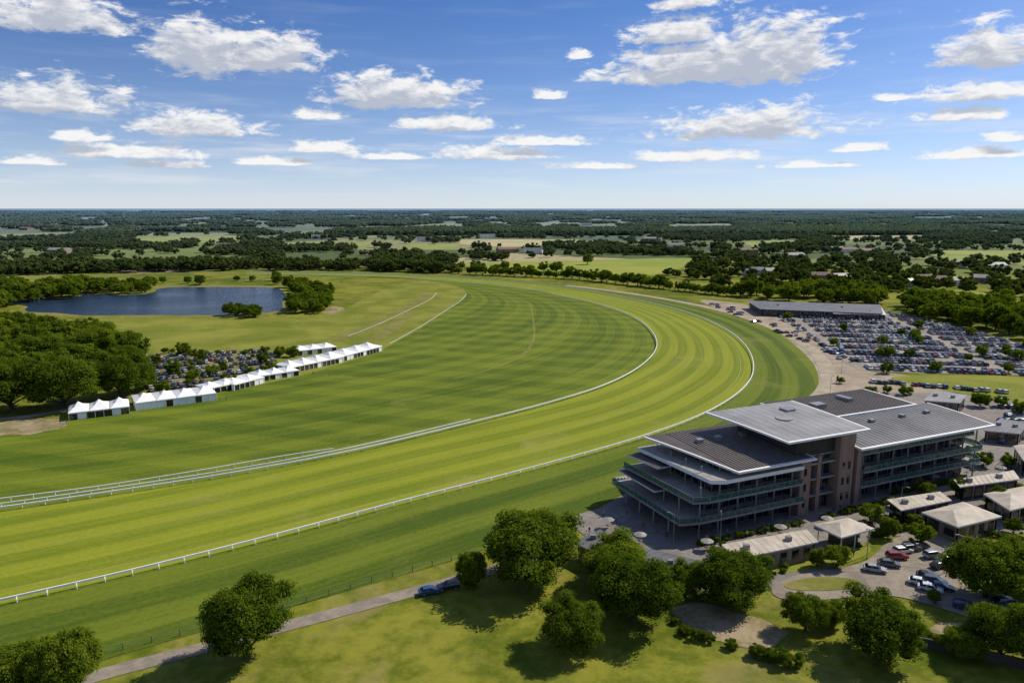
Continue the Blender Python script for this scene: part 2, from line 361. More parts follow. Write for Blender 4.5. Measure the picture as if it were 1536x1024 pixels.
FIELDS=[([(680,396),(1000,387),(1070,388),(1010,405),(985,413),(860,412),(740,405)],M_field),([(205,355),(370,354.5),(360,361),(250,367),(200,364)],M_field),
([(690,359),(870,359.5),(865,367),(760,371),(690,366)],M_wheat),([(1370,375),(1600,376),(1600,391),(1420,389)],M_field),([(1230,354),(1420,353),(1380,360),(1240,359)],M_wheat),
([(0,352),(70,350),(90,357),(0,360)],M_field),([(420,364),(560,363),(545,371),(430,373)],M_field),([(1110,362),(1190,360),(1230,368),(1130,370)],M_field),([(540,341),(700,340),(640,346)],M_wheat),
([(280,334),(460,333.5),(400,337)],M_field),([(1400,338),(1540,337),(1500,342)],M_field),([(880,348),(1010,347),(980,353)],M_field),([(100,404),(250,402),(330,405),(200,410)],M_gravel),([(1350,433),(1480,438),(1480,450),(1370,445)],M_field),
([(620,367),(690,366),(680,372),(610,374)],M_field)]
FP=[]
for i,(p,m) in enumerate(FIELDS):
    g=GL(p); FP.append(g); sheet('field',g,.034+.005*i,m,0)
# ---------------------------------------------------------------- trees
def quads_mesh(name,V,mats,midx,extra=None):
    me=bpy.data.meshes.new(name); n=len(V)//4
    nv=len(V); ev=extra[0] if extra else np.zeros((0,3)); ef=extra[1] if extra else []; em=extra[2] if extra else []
    me.vertices.add(nv+len(ev)); allv=np.concatenate([V,ev]) if len(ev) else V
    me.vertices.foreach_set('co',allv.astype(np.float32).ravel())
    loops=list(range(nv)); starts=list(range(0,nv,4)); mi=list(midx)
    for f,m in zip(ef,em):
        starts.append(len(loops)); loops+= [i+nv for i in f]; mi.append(m)
    me.loops.add(len(loops)); me.loops.foreach_set('vertex_index',np.array(loops,np.int32))
    me.polygons.add(len(starts)); me.polygons.foreach_set('loop_start',np.array(starts,np.int32))
    for m in mats: me.materials.append(m)
    me.polygons.foreach_set('material_index',np.array(mi,np.int32)); me.update(calc_edges=True); me.validate(); return me
def leaves(rs,cent,rad,n,size,jit=.95,flat=.85,out=.42):
    w=rad**2; w=w/w.sum(); k=rs.choice(len(cent),n,p=w)
    d=rs.normal(size=(n,3)); d/=np.linalg.norm(d,axis=1)[:,None]; d[:,2]=np.where(d[:,2]<-.35,-d[:,2],d[:,2])
    rr=rad[k]*(.68+out*rs.rand(n)+.35*rs.rand(n)**4); p=cent[k]+d*rr[:,None]*np.array([1,1,flat])
    nn=d+rs.normal(size=(n,3))*jit*.6; nn/=np.linalg.norm(nn,axis=1)[:,None]
    t=rs.normal(size=(n,3)); t-= (t*nn).sum(1)[:,None]*nn; t/=np.linalg.norm(t,axis=1)[:,None]; u=np.cross(nn,t)
    s=(size*(.55+.9*rs.rand(n)))[:,None]; a=t*s*.5; b_=u*s*.36
    V=np.stack([p-a-b_*.4,p+b_,p+a+b_*.3,p-b_],1).reshape(-1,3)
    return V
def ico(rs,c,r):
    bm=bmesh.new(); bmesh.ops.create_icosphere(bm,subdivisions=1,radius=1)
    v=np.array([x.co[:] for x in bm.verts]); f=[[q.index for q in x.verts] for x in bm.faces]; bm.free()
    v=v*(.85+.3*rs.rand(len(v),1))*r+c; return v,f
def tree_mesh(name,seed,nl,nleaf,size,leafm,crown_low=.24,trunk=True,lim=6,rmul=1.,core=.60):
    rs=np.random.RandomState(seed); cents=[];rads=[]
    cz=(1+crown_low)/2; rz=(1-crown_low)/2; wob=rs.rand(4)*6
    for i in range(nl):
        th=2*math.pi*((i*.618)%1)+rs.rand()*.5; ph=math.asin(max(-1,min(1,-.8+1.75*((i+.5)/nl)))) 
        q=(.54+.30*rs.rand())*(1+.14*math.sin(2*th+wob[0])+.09*math.sin(3*th+wob[1])); r=(.075+.09*rs.rand())*rmul
        cents.append([math.cos(th)*math.cos(ph)*.5*q*1.18,math.sin(th)*math.cos(ph)*.5*q*1.18,cz+math.sin(ph)*rz*q*1.08]); rads.append(r)
    for i in range(max(2,nl//7)):
        cents.append([rs.normal()*.12,rs.normal()*.12,cz+rs.normal()*.1]); rads.append(.2)
    cents=np.array(cents);rads=np.array(rads)
    V=leaves(rs,cents,rads,nleaf,size)
    ev=[];ef=[];em=[]; off=0
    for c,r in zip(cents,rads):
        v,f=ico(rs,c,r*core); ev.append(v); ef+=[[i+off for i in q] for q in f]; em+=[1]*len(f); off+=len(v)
    if trunk:
        mb=MB(); mb.cyl((0,0,-.01),(.01,0,cz*.7),.035,.02,M_bark,8); mb.cyl((0,0,-.01),(0,0,.04),.055,.034,M_bark,8)
        for c in cents[:lim*2:2]: mb.cyl((0.005,0,crown_low*.8+.05*rs.rand()),tuple(c),.016,.006,M_bark,6)
        ev.append(np.array(mb.v)); ef+=[[i+off for i in q] for q in mb.f]; em+=[2]*len(mb.f); off+=len(mb.v)
    return quads_mesh(name,V,[leafm,M_core,M_bark],[0]*(len(V)//4),(np.concatenate(ev),ef,em))
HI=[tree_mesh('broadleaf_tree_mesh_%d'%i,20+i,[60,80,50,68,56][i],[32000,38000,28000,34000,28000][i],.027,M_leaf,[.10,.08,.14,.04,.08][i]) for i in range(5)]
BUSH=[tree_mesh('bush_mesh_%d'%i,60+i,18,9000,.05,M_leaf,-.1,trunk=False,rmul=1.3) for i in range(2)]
def mkcol(name,meshes,oname):
    c=bpy.data.collections.new(name)
    for m in meshes:
        o=bpy.data.objects.new(oname,m); c.objects.link(o)
    return c
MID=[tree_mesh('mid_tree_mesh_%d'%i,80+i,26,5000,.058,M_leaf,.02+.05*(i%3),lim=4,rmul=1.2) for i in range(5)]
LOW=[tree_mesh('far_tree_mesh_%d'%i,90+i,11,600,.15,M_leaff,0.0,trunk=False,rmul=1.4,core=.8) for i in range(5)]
def clump_mesh(seed):
    rs=np.random.RandomState(seed); c=[];r=[]
    for i in range(46):
        h=.11+.07*rs.rand(); c.append([rs.uniform(-.5,.5),rs.uniform(-.22,.22),h*.7]); r.append(h*.55)
    c=np.array(c);r=np.array(r); V=leaves(rs,c,r,900,.07); ev=[];ef=[];em=[];off=0
    for a,q in zip(c,r):
        v,f=ico(rs,a,q*.85); v[:,2]=np.maximum(v[:,2],0); ev.append(v); ef+=[[i+off for i in z] for z in f]; em+=[1]*len(f); off+=len(v)
    return quads_mesh('woodland_clump_%d'%seed,V,[M_leaff,M_leaff],[0]*(len(V)//4),(np.concatenate(ev),ef,em))
CL=[clump_mesh(i) for i in range(4)]
C_mid=mkcol('mid_trees',MID,'broadleaf_tree_source'); C_low=mkcol('far_trees',LOW,'far_tree_source'); C_cl=mkcol('woodland_clumps',CL,'woodland_source')
C_bush=mkcol('bushes',BUSH,'bush_source')
def scatter(name,pts,col):
    """pts rows: x,y,z, sx,sy,sz, rot, idx"""
    P=np.array(pts,float); me=bpy.data.meshes.new(name); me.vertices.add(len(P)); me.vertices.foreach_set('co',P[:,:3].astype(np.float32).ravel())
    a=me.attributes.new('scl','FLOAT_VECTOR','POINT'); a.data.foreach_set('vector',P[:,3:6].astype(np.float32).ravel())
    a=me.attributes.new('rot','FLOAT_VECTOR','POINT'); r=np.zeros((len(P),3),np.float32); r[:,2]=P[:,6]; a.data.foreach_set('vector',r.ravel())
    a=me.attributes.new('idx','INT','POINT'); a.data.foreach_set('value',P[:,7].astype(np.int32))
    o=link(bpy.data.objects.new(name,me))
    ng=bpy.data.node_groups.new(name+'_gn','GeometryNodeTree'); ng.interface.new_socket('Geometry',in_out='INPUT',socket_type='NodeSocketGeometry'); ng.interface.new_socket('Geometry',in_out='OUTPUT',socket_type='NodeSocketGeometry')
    gi=ng.nodes.new('NodeGroupInput'); go=ng.nodes.new('NodeGroupOutput'); ip=ng.nodes.new('GeometryNodeInstanceOnPoints'); ci=ng.nodes.new('GeometryNodeCollectionInfo')
    ci.inputs['Collection'].default_value=col; ci.inputs['Separate Children'].default_value=True; ci.inputs['Reset Children'].default_value=True
    def na(n,t):
        x=ng.nodes.new('GeometryNodeInputNamedAttribute'); x.data_type=t; x.inputs['Name'].default_value=n
        return [s for s in x.outputs if s.enabled and s.name=='Attribute'][0]
    er=ng.nodes.new('FunctionNodeEulerToRotation'); ng.links.new(na('rot','FLOAT_VECTOR'),er.inputs[0])
    ng.links.new(gi.outputs[0],ip.inputs['Points']); ng.links.new(ci.outputs[0],ip.inputs['Instance']); ip.inputs['Pick Instance'].default_value=True
    ng.links.new(na('idx','INT'),ip.inputs['Instance Index']); ng.links.new(er.outputs[0],ip.inputs['Rotation']); ng.links.new(na('scl','FLOAT_VECTOR'),ip.inputs['Scale'])
    ng.links.new(ip.outputs[0],go.inputs[0]); md=o.modifiers.new('instances','NODES'); md.node_group=ng
    return o
def fill(poly,spacing,h0,h1,nvar,dens=1.,wf=1.):
    g=GL(poly); xs=[p[0] for p in g]; ys=[p[1] for p in g]; out=[]
    x=min(xs)
    while x<max(xs):
        y=min(ys)
        while y<max(ys):
            px=x+random.uniform(-.45,.45)*spacing; py=y+random.uniform(-.45,.45)*spacing
            if inpoly(px,py,g) and random.random()<dens:
                h=random.uniform(h0,h1); w=h*random.uniform(.85,1.25)*wf
                out.append((px,py,-.1,w,w*random.uniform(.9,1.1),h,random.uniform(0,6.28),random.randrange(nvar)))
            y+=spacing
        x+=spacing
    return out
TREES=[(370,985,125,118,0),(32,1052,105,95,1),(105,1048,95,112,2),(795,872,148,112,1),(708,882,44,60,2),(922,880,105,80,3),(952,930,128,98,0),
(855,972,92,78,3),(1097,905,112,84,1),(1208,945,66,58,2),(1318,985,125,100,4),(1500,985,95,85,3),(1560,1000,90,90,0),(1478,895,112,95,4),(1535,890,80,75,2),
(1248,938,38,36,3),(180,595,86,66,0),(95,612,100,82,1),(18,615,95,82,4),(150,545,80,58,3),(60,552,80,52,2),(-20,575,90,60,0),(215,585,42,40,2),
(1332,806,26,34,1),(1437,745,26,30,2),(1225,850,22,30,3),(1470,610,26,22,1),(1500,760,30,30,0),(1400,905,20,22,2),(1030,890,60,50,3),(1440,985,55,48,2)]
for (u,v,w,h,k) in TREES:
    x,y=G(u,v); m=T(u,v)/FPX; o=bpy.data.objects.new('broadleaf_tree',HI[k]); o.location=(x,y,0)
    o.scale=(w*m*.92,w*m*.92,h*m*.98); o.rotation_euler=(0,0,random.uniform(0,6.28)); link(o)
for (u,v,s) in [(1028,950,20),(1047,958,20),(1062,962,18),(1097,972,20),(1135,985,26),(1155,990,26),(1172,995,28),(1192,1000,26),(1012,935,14),(960,905,40),(705,880,30),(1245,925,30),(1385,962,28),(1412,972,30),(1440,978,30),(1465,985,30)]:
    x,y=G(u,v); m=T(u,v)/FPX; o=bpy.data.objects.new('shrub',random.choice(BUSH)); o.location=(x,y,0); o.scale=(s*m*.95,s*m*.9,s*m*.8); o.rotation_euler=(0,0,random.uniform(0,6)); link(o)
mid=[]
mid+=fill([(-200,560),(-60,500),(60,500),(150,512),(200,530),(215,570),(120,580),(0,595),(-150,620)],11.5,9,15,5)
mid+=fill([(-100,420),(30,432),(60,447),(45,457),(-60,475),(-200,470)],13,10,15,5)
mid+=fill([(60,437),(125,434),(135,444),(100,449),(60,450)],11,10,15,5)
mid+=fill([(140,433),(180,430),(233,431),(232,440),(185,443),(140,440)],12,8,13,5)
mid+=fill([(428,430),(470,432),(495,446),(495,470),(455,472),(432,466),(455,455),(440,440)],10,7,12,5,.9)
mid+=fill([(342,470),(388,471),(388,478),(342,478)],7,6,9,5)
mid+=fill([(240,424),(420,420),(440,425),(420,428),(250,428)],14,5,10,5,.35)
mid+=fill([(1355,462),(1440,462),(1600,500),(1700,540),(1620,525),(1480,497),(1380,480)],13,11,17,5)
mid+=fill([(1090,440),(1340,448),(1350,464),(1230,458),(1100,447)],15,11,16,5,.85)
mid+=fill([(1330,448),(1600,462),(1700,505),(1500,480),(1350,464)],18,11,16,5,.6)
for s_,e_,n in (((690,411),(870,419),15),((870,419),(985,432),11),((985,432),(1110,446),12),((690,404),(870,410),10)):
    for i in range(n):
        t=(i+random.uniform(-.3,.3))/n; x,y=G(s_[0]+(e_[0]-s_[0])*t,s_[1]+(e_[1]-s_[1])*t); h=random.uniform(7,13); w=h*random.uniform(.9,1.3)
        mid.append((x,y,-.1,w,w,h,random.uniform(0,6),random.randrange(5)))
mid+=fill([(875,396),(882,396),(882,399),(875,399)],20,14,16,5)
for k in range(26):
    u=random.uniform(1180,1560); v=random.uniform(472,560); x,y=G(u,v)
    if inpoly(x,y,CP_): h=random.uniform(4,6); mid.append((x,y,0,h,h,h,k,k%5))
for u,v in [(235,545),(262,560),(300,540),(335,552),(370,535),(395,545),(420,535),(225,580),(290,572),(440,535),(350,575),(375,560),(410,555),(248,530),(275,532),(318,562),(245,590)]:
    x,y=G(u,v); h=random.uniform(3,6.5); mid.append((x,y,0,h*1.2,h,h,u,u%5))
for u,v in [(1305,785),(1345,775),(1372,790),(1420,700),(1445,690),(1475,700),(1385,745),(1510,700),(1290,600),(1330,590),(1415,615),(1500,610),(1530,620),(1380,815),(1255,850),(1530,780),(1520,800),(1400,760),(1330,560),(1260,575)]:
    x,y=G(u,v); h=random.uniform(2.5,5); mid.append((x,y,.05,h*1.1,h*1.1,h,u,u%5))
scatter('woodland',mid,C_mid)
sh_=fill([(215,530),(420,522),(440,535),(380,575),(225,590)],7,1.5,3.,2,.3,1.3)+fill([(1300,800),(1536,700),(1600,790),(1430,800)],8,1.5,3.5,2,.3,1.2)+fill([(1240,600),(1300,575),(1420,590),(1536,610),(1600,640),(1400,600)],9,2,4,2,.35,1.2)+fill([(1130,862),(1230,838),(1300,815),(1300,822),(1180,862)],4,1,2.4,2,.5,1.2)+fill([(1460,640),(1600,620),(1640,700),(1500,720)],9,1.5,4,2,.35,1.2)
for a_,b_ in (((1050,818),(1200,787)),((1070,826),(1085,822)),((1235,778),(1330,755)),((1340,742),(1425,725)),((1310,805),(1385,790)),((1395,795),(1440,806)),((1130,880),(1160,862)),((1460,800),(1536,812))):
    P=resample(np.array([G(*a_),G(*b_)]),1.3)
    for p in P:
        if random.random()<.85: sh_.append((p[0],p[1],.1,1.7,1.6,random.uniform(1.1,1.7),random.uniform(0,6),random.randrange(2)))
scatter('shrubbery',sh_,C_bush)
far=[]
far+=fill([(-250,405),(0,402),(380,399),(560,401),(690,407),(690,411),(560,407),(380,405.5),(100,411),(-250,424)],13,10,16,5,.9,1.1)
far+=fill([(560,384),(690,388),(700,392),(680,397),(650,404),(560,401)],17,10,16,5,.5,1.1)
far+=fill([(1050,392),(1350,396),(1700,410),(1700,470),(1500,455),(1350,446),(1100,440),(1060,425),(990,414),(1015,406)],17,9,15,5,.32,1.1)
def nz(x,y,s,o=0): return mnoise.noise(Vector((x*s+o,y*s-o,o*1.7)))
def near_ok(x,y):
    for g in FP:
        if inpoly(x,y,g): return False
    return True
y=980.
while y<2100:
    sp=13+ (y-980)*.006; x=-.8*y
    while x<.8*y:
        px=x+random.uniform(-.5,.5)*sp; py=y+random.uniform(-.5,.5)*sp
        a=nz(px,py,.0040,3.3); b2=nz(px*.7,py,.006,9.1)
        if (abs(a)<.030 or b2>.29 or abs(b2)<.016 or random.random()<.02) and near_ok(px,py):
            h=random.uniform(7,14); w=h*random.uniform(1,1.4); far.append((px,py,-.1,w,w,h,random.uniform(0,6),random.randrange(5)))
        x+=sp
    y+=sp
scatter('distant_trees',far,C_low)
wood=[]; y=2050.
while y<14000:
    s=60+(y-2000)*.012; x=-.78*y; dyy=s*.45; k=min(1,(y-2000)/4000)
    while x<.78*y:
        px=x+random.uniform(-.5,.5)*s; py=y+random.uniform(-.5,.5)*dyy
        a=nz(px*.8,py*.8,.0016,5.3); b2=nz(px*.7,py,.0026,1.1)
        if (a>.29+.08*k or abs(b2)<.036-.018*k or random.random()<.018) and near_ok(px,py):
            wood.append((px,py,-.5,s*1.5,s*1.4,62+s*.25,random.uniform(-.4,.4)+(math.pi if random.random()<.5 else 0),random.randrange(4)))
        x+=s
    y+=dyy
scatter('distant_woodland',wood,C_cl)
# ---------------------------------------------------------------- rails
def rail(name,P,step,rw=.28,rh=1.35,lean=.5,skirt=.42,sgn=1):
    P=np.array(P); root=empty(name); v=[];f=[]; n=len(P); a=offset(P,-rw/2); c=offset(P,rw/2)
    for i in range(n): v+=[(a[i][0],a[i][1],rh-skirt),(c[i][0],c[i][1],rh-skirt),(c[i][0],c[i][1],rh),(a[i][0],a[i][1],rh)]
    for i in range(n-1):
        k=4*i
        for q in ((0,1),(1,2),(2,3),(3,0)): f.append((k+q[0],k+q[1],k+4+q[1],k+4+q[0]))
    mb=MB(); mb.add(v,f,M_white); mb.obj('top_rail',root)
    Q=resample(P,step); Qo=offset(Q,lean*sgn); mb=MB()
    for p,q in zip(Q,Qo):
        mb.cyl((q[0],q[1],0),(q[0],q[1],.75),.13,.13,M_white,5); mb.cyl((q[0],q[1],.7),(p[0],p[1],rh-.15),.12,.10,M_white,5)
    mb.obj('posts',root); return root
Ar=A[4:]; Br=B[4:]
rail('running_rail',offset(Ar,.2),5.,sgn=-1); rail('running_rail',Br,5.,sgn=1)
rail('running_rail',offset(Br[:70],2.6),5.,sgn=1,skirt=.25)
C2=crom(GL([(-200,778),(0,754),(150,735),(300,711),(420,690),(500,678)]),10); rail('running_rail',C2,5.,skirt=.25)
P=resample(crom(GL([(140,985),(250,958),(430,912),(560,873),(700,835),(800,806)]),8),4.5); root=empty('post_and_wire_fence'); mb=MB()
for p in P: mb.cyl((p[0],p[1],0),(p[0],p[1],1.35),.11,.10,M_wood,6)
mb.obj('posts',root); mb=MB()
for i in range(len(P)-1):
    for z in (.6,1.2): mb.cyl((P[i][0],P[i][1],z),(P[i+1][0],P[i+1][1],z),.025,.025,M_metal,4)
mb.obj('wires',root)
# ---------------------------------------------------------------- grandstand
gs=empty('grandstand',(42,162,0),math.atan2(.408,.913))
def storey(mb_g,mb_f,s0,s1,n0,n1,z0,z1,step=2.4):
    mb_g.box(s0,s1,n0,n1,z0,z1,M_glass)
    s=s0
    while s<=s1+.01: mb_f.box(s-.07,s+.07,n0-.12,n0-.004,z0,z1,M_metal); s+=step
    n=n0
    while n<=n1+.01: mb_f.box(s0-.12,s0-.004,n-.07,n+.07,z0,z1,M_metal); n+=step
    zz=(z0+z1)/2+.5; mb_f.box(s0-.1,s1,n0-.1,n0-.006,zz,zz+.1,M_metal); mb_f.box(s0-.1,s0-.006,n0,n1,zz,zz+.1,M_metal)
g=MB();fr=MB();sl=MB();bal=MB();colm=MB()
def slab(poly,z,th=.45,mat=None): sl.prism(poly,z,z+th,mat or M_slab,M_conc)
def balust(pts,z,h=1.15):
    for (a,b_) in zip(pts[:-1],pts[1:]):
        a=np.array(a,float);b2=np.array(b_,float); d=b2-a; l=np.linalg.norm(d); d/=l; nrm=np.array([-d[1],d[0]])*.03
        q=[a-nrm,b2-nrm,b2+nrm,a+nrm]; bal.prism([tuple(x) for x in q],z+.05,z+h,M_bal)
        q=[a-nrm*1.5,b2-nrm*1.5,b2+nrm*1.5,a+nrm*1.5]; fr.prism([tuple(x) for x in q],z+h+.004,z+h+.07,M_metal)
        k=0
        while k<l: p=a+d*k; fr.box(p[0]-.04,p[0]+.04,p[1]-.04,p[1]+.04,z,z+h,M_metal); k+=2.
storey(g,fr,3,30,1,23,0,4.2); storey(g,fr,4,30,1,23,4.8,8.5); storey(g,fr,6,30,1,23,9.1,12.5); storey(g,fr,9,30,2,22,13.1,14.9)
slab([(-6,-3),(-1,-4.2),(30,-4.2),(30,26),(-6,26)],4.2); balust([(-5.8,25.8),(-5.8,-2.8),(-1,-4),(30,-4)],4.65)
slab([(-2,-2.5),(2,-3.6),(30,-3.6),(30,25),(-3.2,25)],8.5); balust([(-3,24.8),(-1.9,-2.4),(2.1,-3.4),(30,-3.4)],8.95)
slab([(3,-2.2),(6,-3.6),(30,-3.6),(30,25),(1,25)],12.5,.9,M_white)
sl.prism([(-4.5,9),(3.5,9),(3.5,25.5),(-4.5,25.5)],7.6,7.95,M_whitem,M_roofb)
sl.prism([(-1,13),(5.5,13),(5.5,25),(-2,25)],11.6,11.95,M_whitem,M_roofb)
for k in range(7): sl.box(2,97,26+k*1.6,27.6+k*1.6,0,4.1-.55*k,M_conc)
for s in np.arange(1,29,3.1):
    for z,n in ((4.65,-2.6),(8.95,-2.2)): fr.box(s,s+1.1,n,n+.7,z,z+.75,M_wood)
for s in np.arange(52,95,3.3):
    for z,n in ((4.6,-1.9),(8.9,-2.6)): fr.box(s,s+1.1,n,n+.7,z,z+.75,M_wood)
def roofcurve(s0,s1a,n0,n1,z,rise,mat,name,edge=M_white,th=.45,s0b=None,rib=.95,nseg=8,rh=.16,rw=.11):
    m=MB(); s0b=s0 if s0b is None else s0b
    def zf(t): return z+rise*math.sin(math.pi*min(1,t*.5+0.0))
    vs=[];
    for j in range(nseg+1):
        t=j/nseg; n=n0+(n1-n0)*t; sa=s0+(s0b-s0)*t
        vs+=[(sa,n,zf(t)),(s1a,n,zf(t)),(sa,n,zf(t)-th),(s1a,n,zf(t)-th)]
    top=[];ed=[];bot=[]
    for j in range(nseg):
        k=4*j; top.append((k,k+1,k+5,k+4)); bot.append((k+2,k+6,k+7,k+3)); ed+=[(k,k+4,k+6,k+2),(k+1,k+3,k+7,k+5)]
    ed+=[(0,2,3,1),(4*nseg,4*nseg+1,4*nseg+3,4*nseg+2)]
    m.add(vs,top,mat); m.add(vs,ed+bot,edge); 
    for j in range(nseg):
        t0=j/nseg;t1=(j+1)/nseg; na=n0+(n1-n0)*t0; nb=n0+(n1-n0)*t1; sa=s0+(s0b-s0)*t0; sb=s0+(s0b-s0)*t1
        for (xa,xb,sg) in ((sa,sb,1),(s1a,s1a,-1)):
            m.add([(xa,na,zf(t0)+.02),(xa+.5*sg,na,zf(t0)+.02),(xb+.5*sg,nb,zf(t1)+.02),(xb,nb,zf(t1)+.02)],[(0,1,2,3) if sg>0 else (3,2,1,0)],edge)
    m.add([(s0,n0,z+.03),(s1a,n0,z+.03),(s1a,n0+.7,zf(.7/(n1-n0))+.03),(s0,n0+.7,zf(.7/(n1-n0))+.03)],[(0,1,2,3)],edge)
    m.obj(name,gs)
    if rib:
        m=MB(); s=max(s0,s0b)+.8
        while s<s1a-.8:
            for j in range(nseg):
                t0=j/nseg;t1=(j+1)/nseg; na=n0+(n1-n0)*t0+(.8 if j==0 else 0); nb=n0+(n1-n0)*t1; h=rh
                za,zb=zf(t0 if j else .8/(n1-n0)),zf(t1)
                m.add([(s-rw,na,za+h),(s+rw,na,za+h),(s+rw,nb,zb+h),(s-rw,nb,zb+h),(s-rw,na,za),(s+rw,na,za),(s+rw,nb,zb),(s-rw,nb,zb)],[(0,1,2,3),(4,0,3,7),(1,5,6,2),(4,5,1,0)],M_rib if mat is M_roofb else mat)
            s+=rib
        m.obj(name+'_ribs',gs)
roofcurve(9,33,-4.6,24.5,15.2,1.0,M_roofb,'west_roof',s0b=2.5,rw=.16)
roofcurve(47.5,99,-5,16,15.6,1.3,M_roofg,'east_front_roof',rib=1.6,rh=.08,rw=.07)
roofcurve(50,93,14.8,34,17.3,.4,M_roofb,'east_rear_roof',rib=1.1,rw=.16)
roofcurve(24,51,-4.2,22.5,20.2,1.0,M_roofl,'centre_roof',s0b=20.5,rib=2.6,rh=.03,rw=.04)
storey(g,fr,31,48.5,-.2,21,0,14.4,2.2); 
g.box(29.5,49.5,-1.2,20,14.8,20.0,M_dark)
for k in range(9): fr.box(29.4,49.6,-1.35,-1.21,15.1+k*.5,15.3+k*.5,M_dark)
fr.box(29.4,49.6,-1.4,-1.21,14.5,14.79,M_metal)
pi_=MB(); pi_.box(30,33.4,-2.6,.5,0,14.7,M_brick); pi_.box(42.3,47.2,-3.,.5,0,19.9,M_brick); pi_.box(36,37.2,-2.2,-.3,0,14.7,M_brick); pi_.box(48.6,50.2,-3.,.5,0,15.2,M_brick)
for s in (31.2,43.5,45.4):
    for z in (2.2,6.2,10.2): pi_.box(s,s+.8,-3.06 if s>40 else -2.66,-2.9 if s>40 else -2.5,z,z+1.9,M_glass)
for z in (4.2,8.5,12.5): sl.box(33.5,42.2,-2.2,-.35,z,z+.4,M_metal)
pi_.obj('brick_piers',gs)
d=MB(); d.prism([(36+2.2*math.cos(t*.5236),10+2.2*math.sin(t*.5236)) for t in range(12)],20.8,21.2,M_metal,M_roofl); d.box(41,44,14,17,20.8,21.6,M_metal); d.box(60,64,22,25,17.5,18.9,M_metal); d.box(75,77,24,29,17.5,18.7,M_metal)
for s in (12,18,26): d.box(s,s+1.6,14,15.6,15.9,17.1,M_metal)
for s in (56,66,78,88): d.box(s,s+1.4,8,9.4,16.5,17.5,M_metal)
d.obj('roof_plant',gs)
storey(g,fr,50.3,96,1.5,31,0,4.2); storey(g,fr,50.3,96,.8,31,4.8,8.5); storey(g,fr,50.3,95,.8,31,9.1,12.5); storey(g,fr,50.3,94,2,31,13.1,15.1)
for z,e,n0 in ((4.2,99,-3.2),(8.5,98,-4.0),(12.5,96.5,-2.2)):
    slab([(50.3,n0),(e-2,n0),(e,n0+3),(e,33),(50.3,33)],z,.4); balust([(50.4,n0+.2),(e-2.1,n0+.2),(e-.2,n0+3.1),(e-.2,32)],z+.4)
for s in np.arange(52,97,5.5): colm.cyl((s,-1.8,0),(s,-1.8,15.3),.2,.2,M_slab,10)
for s in np.arange(0,30,5.5): colm.cyl((s,-2.4,0),(s,-2.4,12.4),.2,.2,M_slab,10)
for n in (3,9,15,21): colm.cyl((-4.5,n,0),(-4.5,n,4.2),.2,.2,M_conc,10); colm.cyl((-1.7,n,4.75),(-1.7,n,8.5),.18,.18,M_conc,10); colm.cyl((4.4,n,9),(4.4,n,15.0),.15,.15,M_conc,10)
for s in np.arange(11,30,4.5): colm.cyl((s,1,12.8),(s,-4.2,15.0),.09,.09,M_white,6)
for s in np.arange(52,97,4.5): colm.cyl((s,1.5,12.8),(s,-4.6,15.2),.09,.09,M_white,6)
g.obj('glazing',gs); fr.obj('mullions_and_handrails',gs); sl.obj('floor_slabs',gs); bal.obj('balustrade_glass',gs); colm.obj('columns',gs)
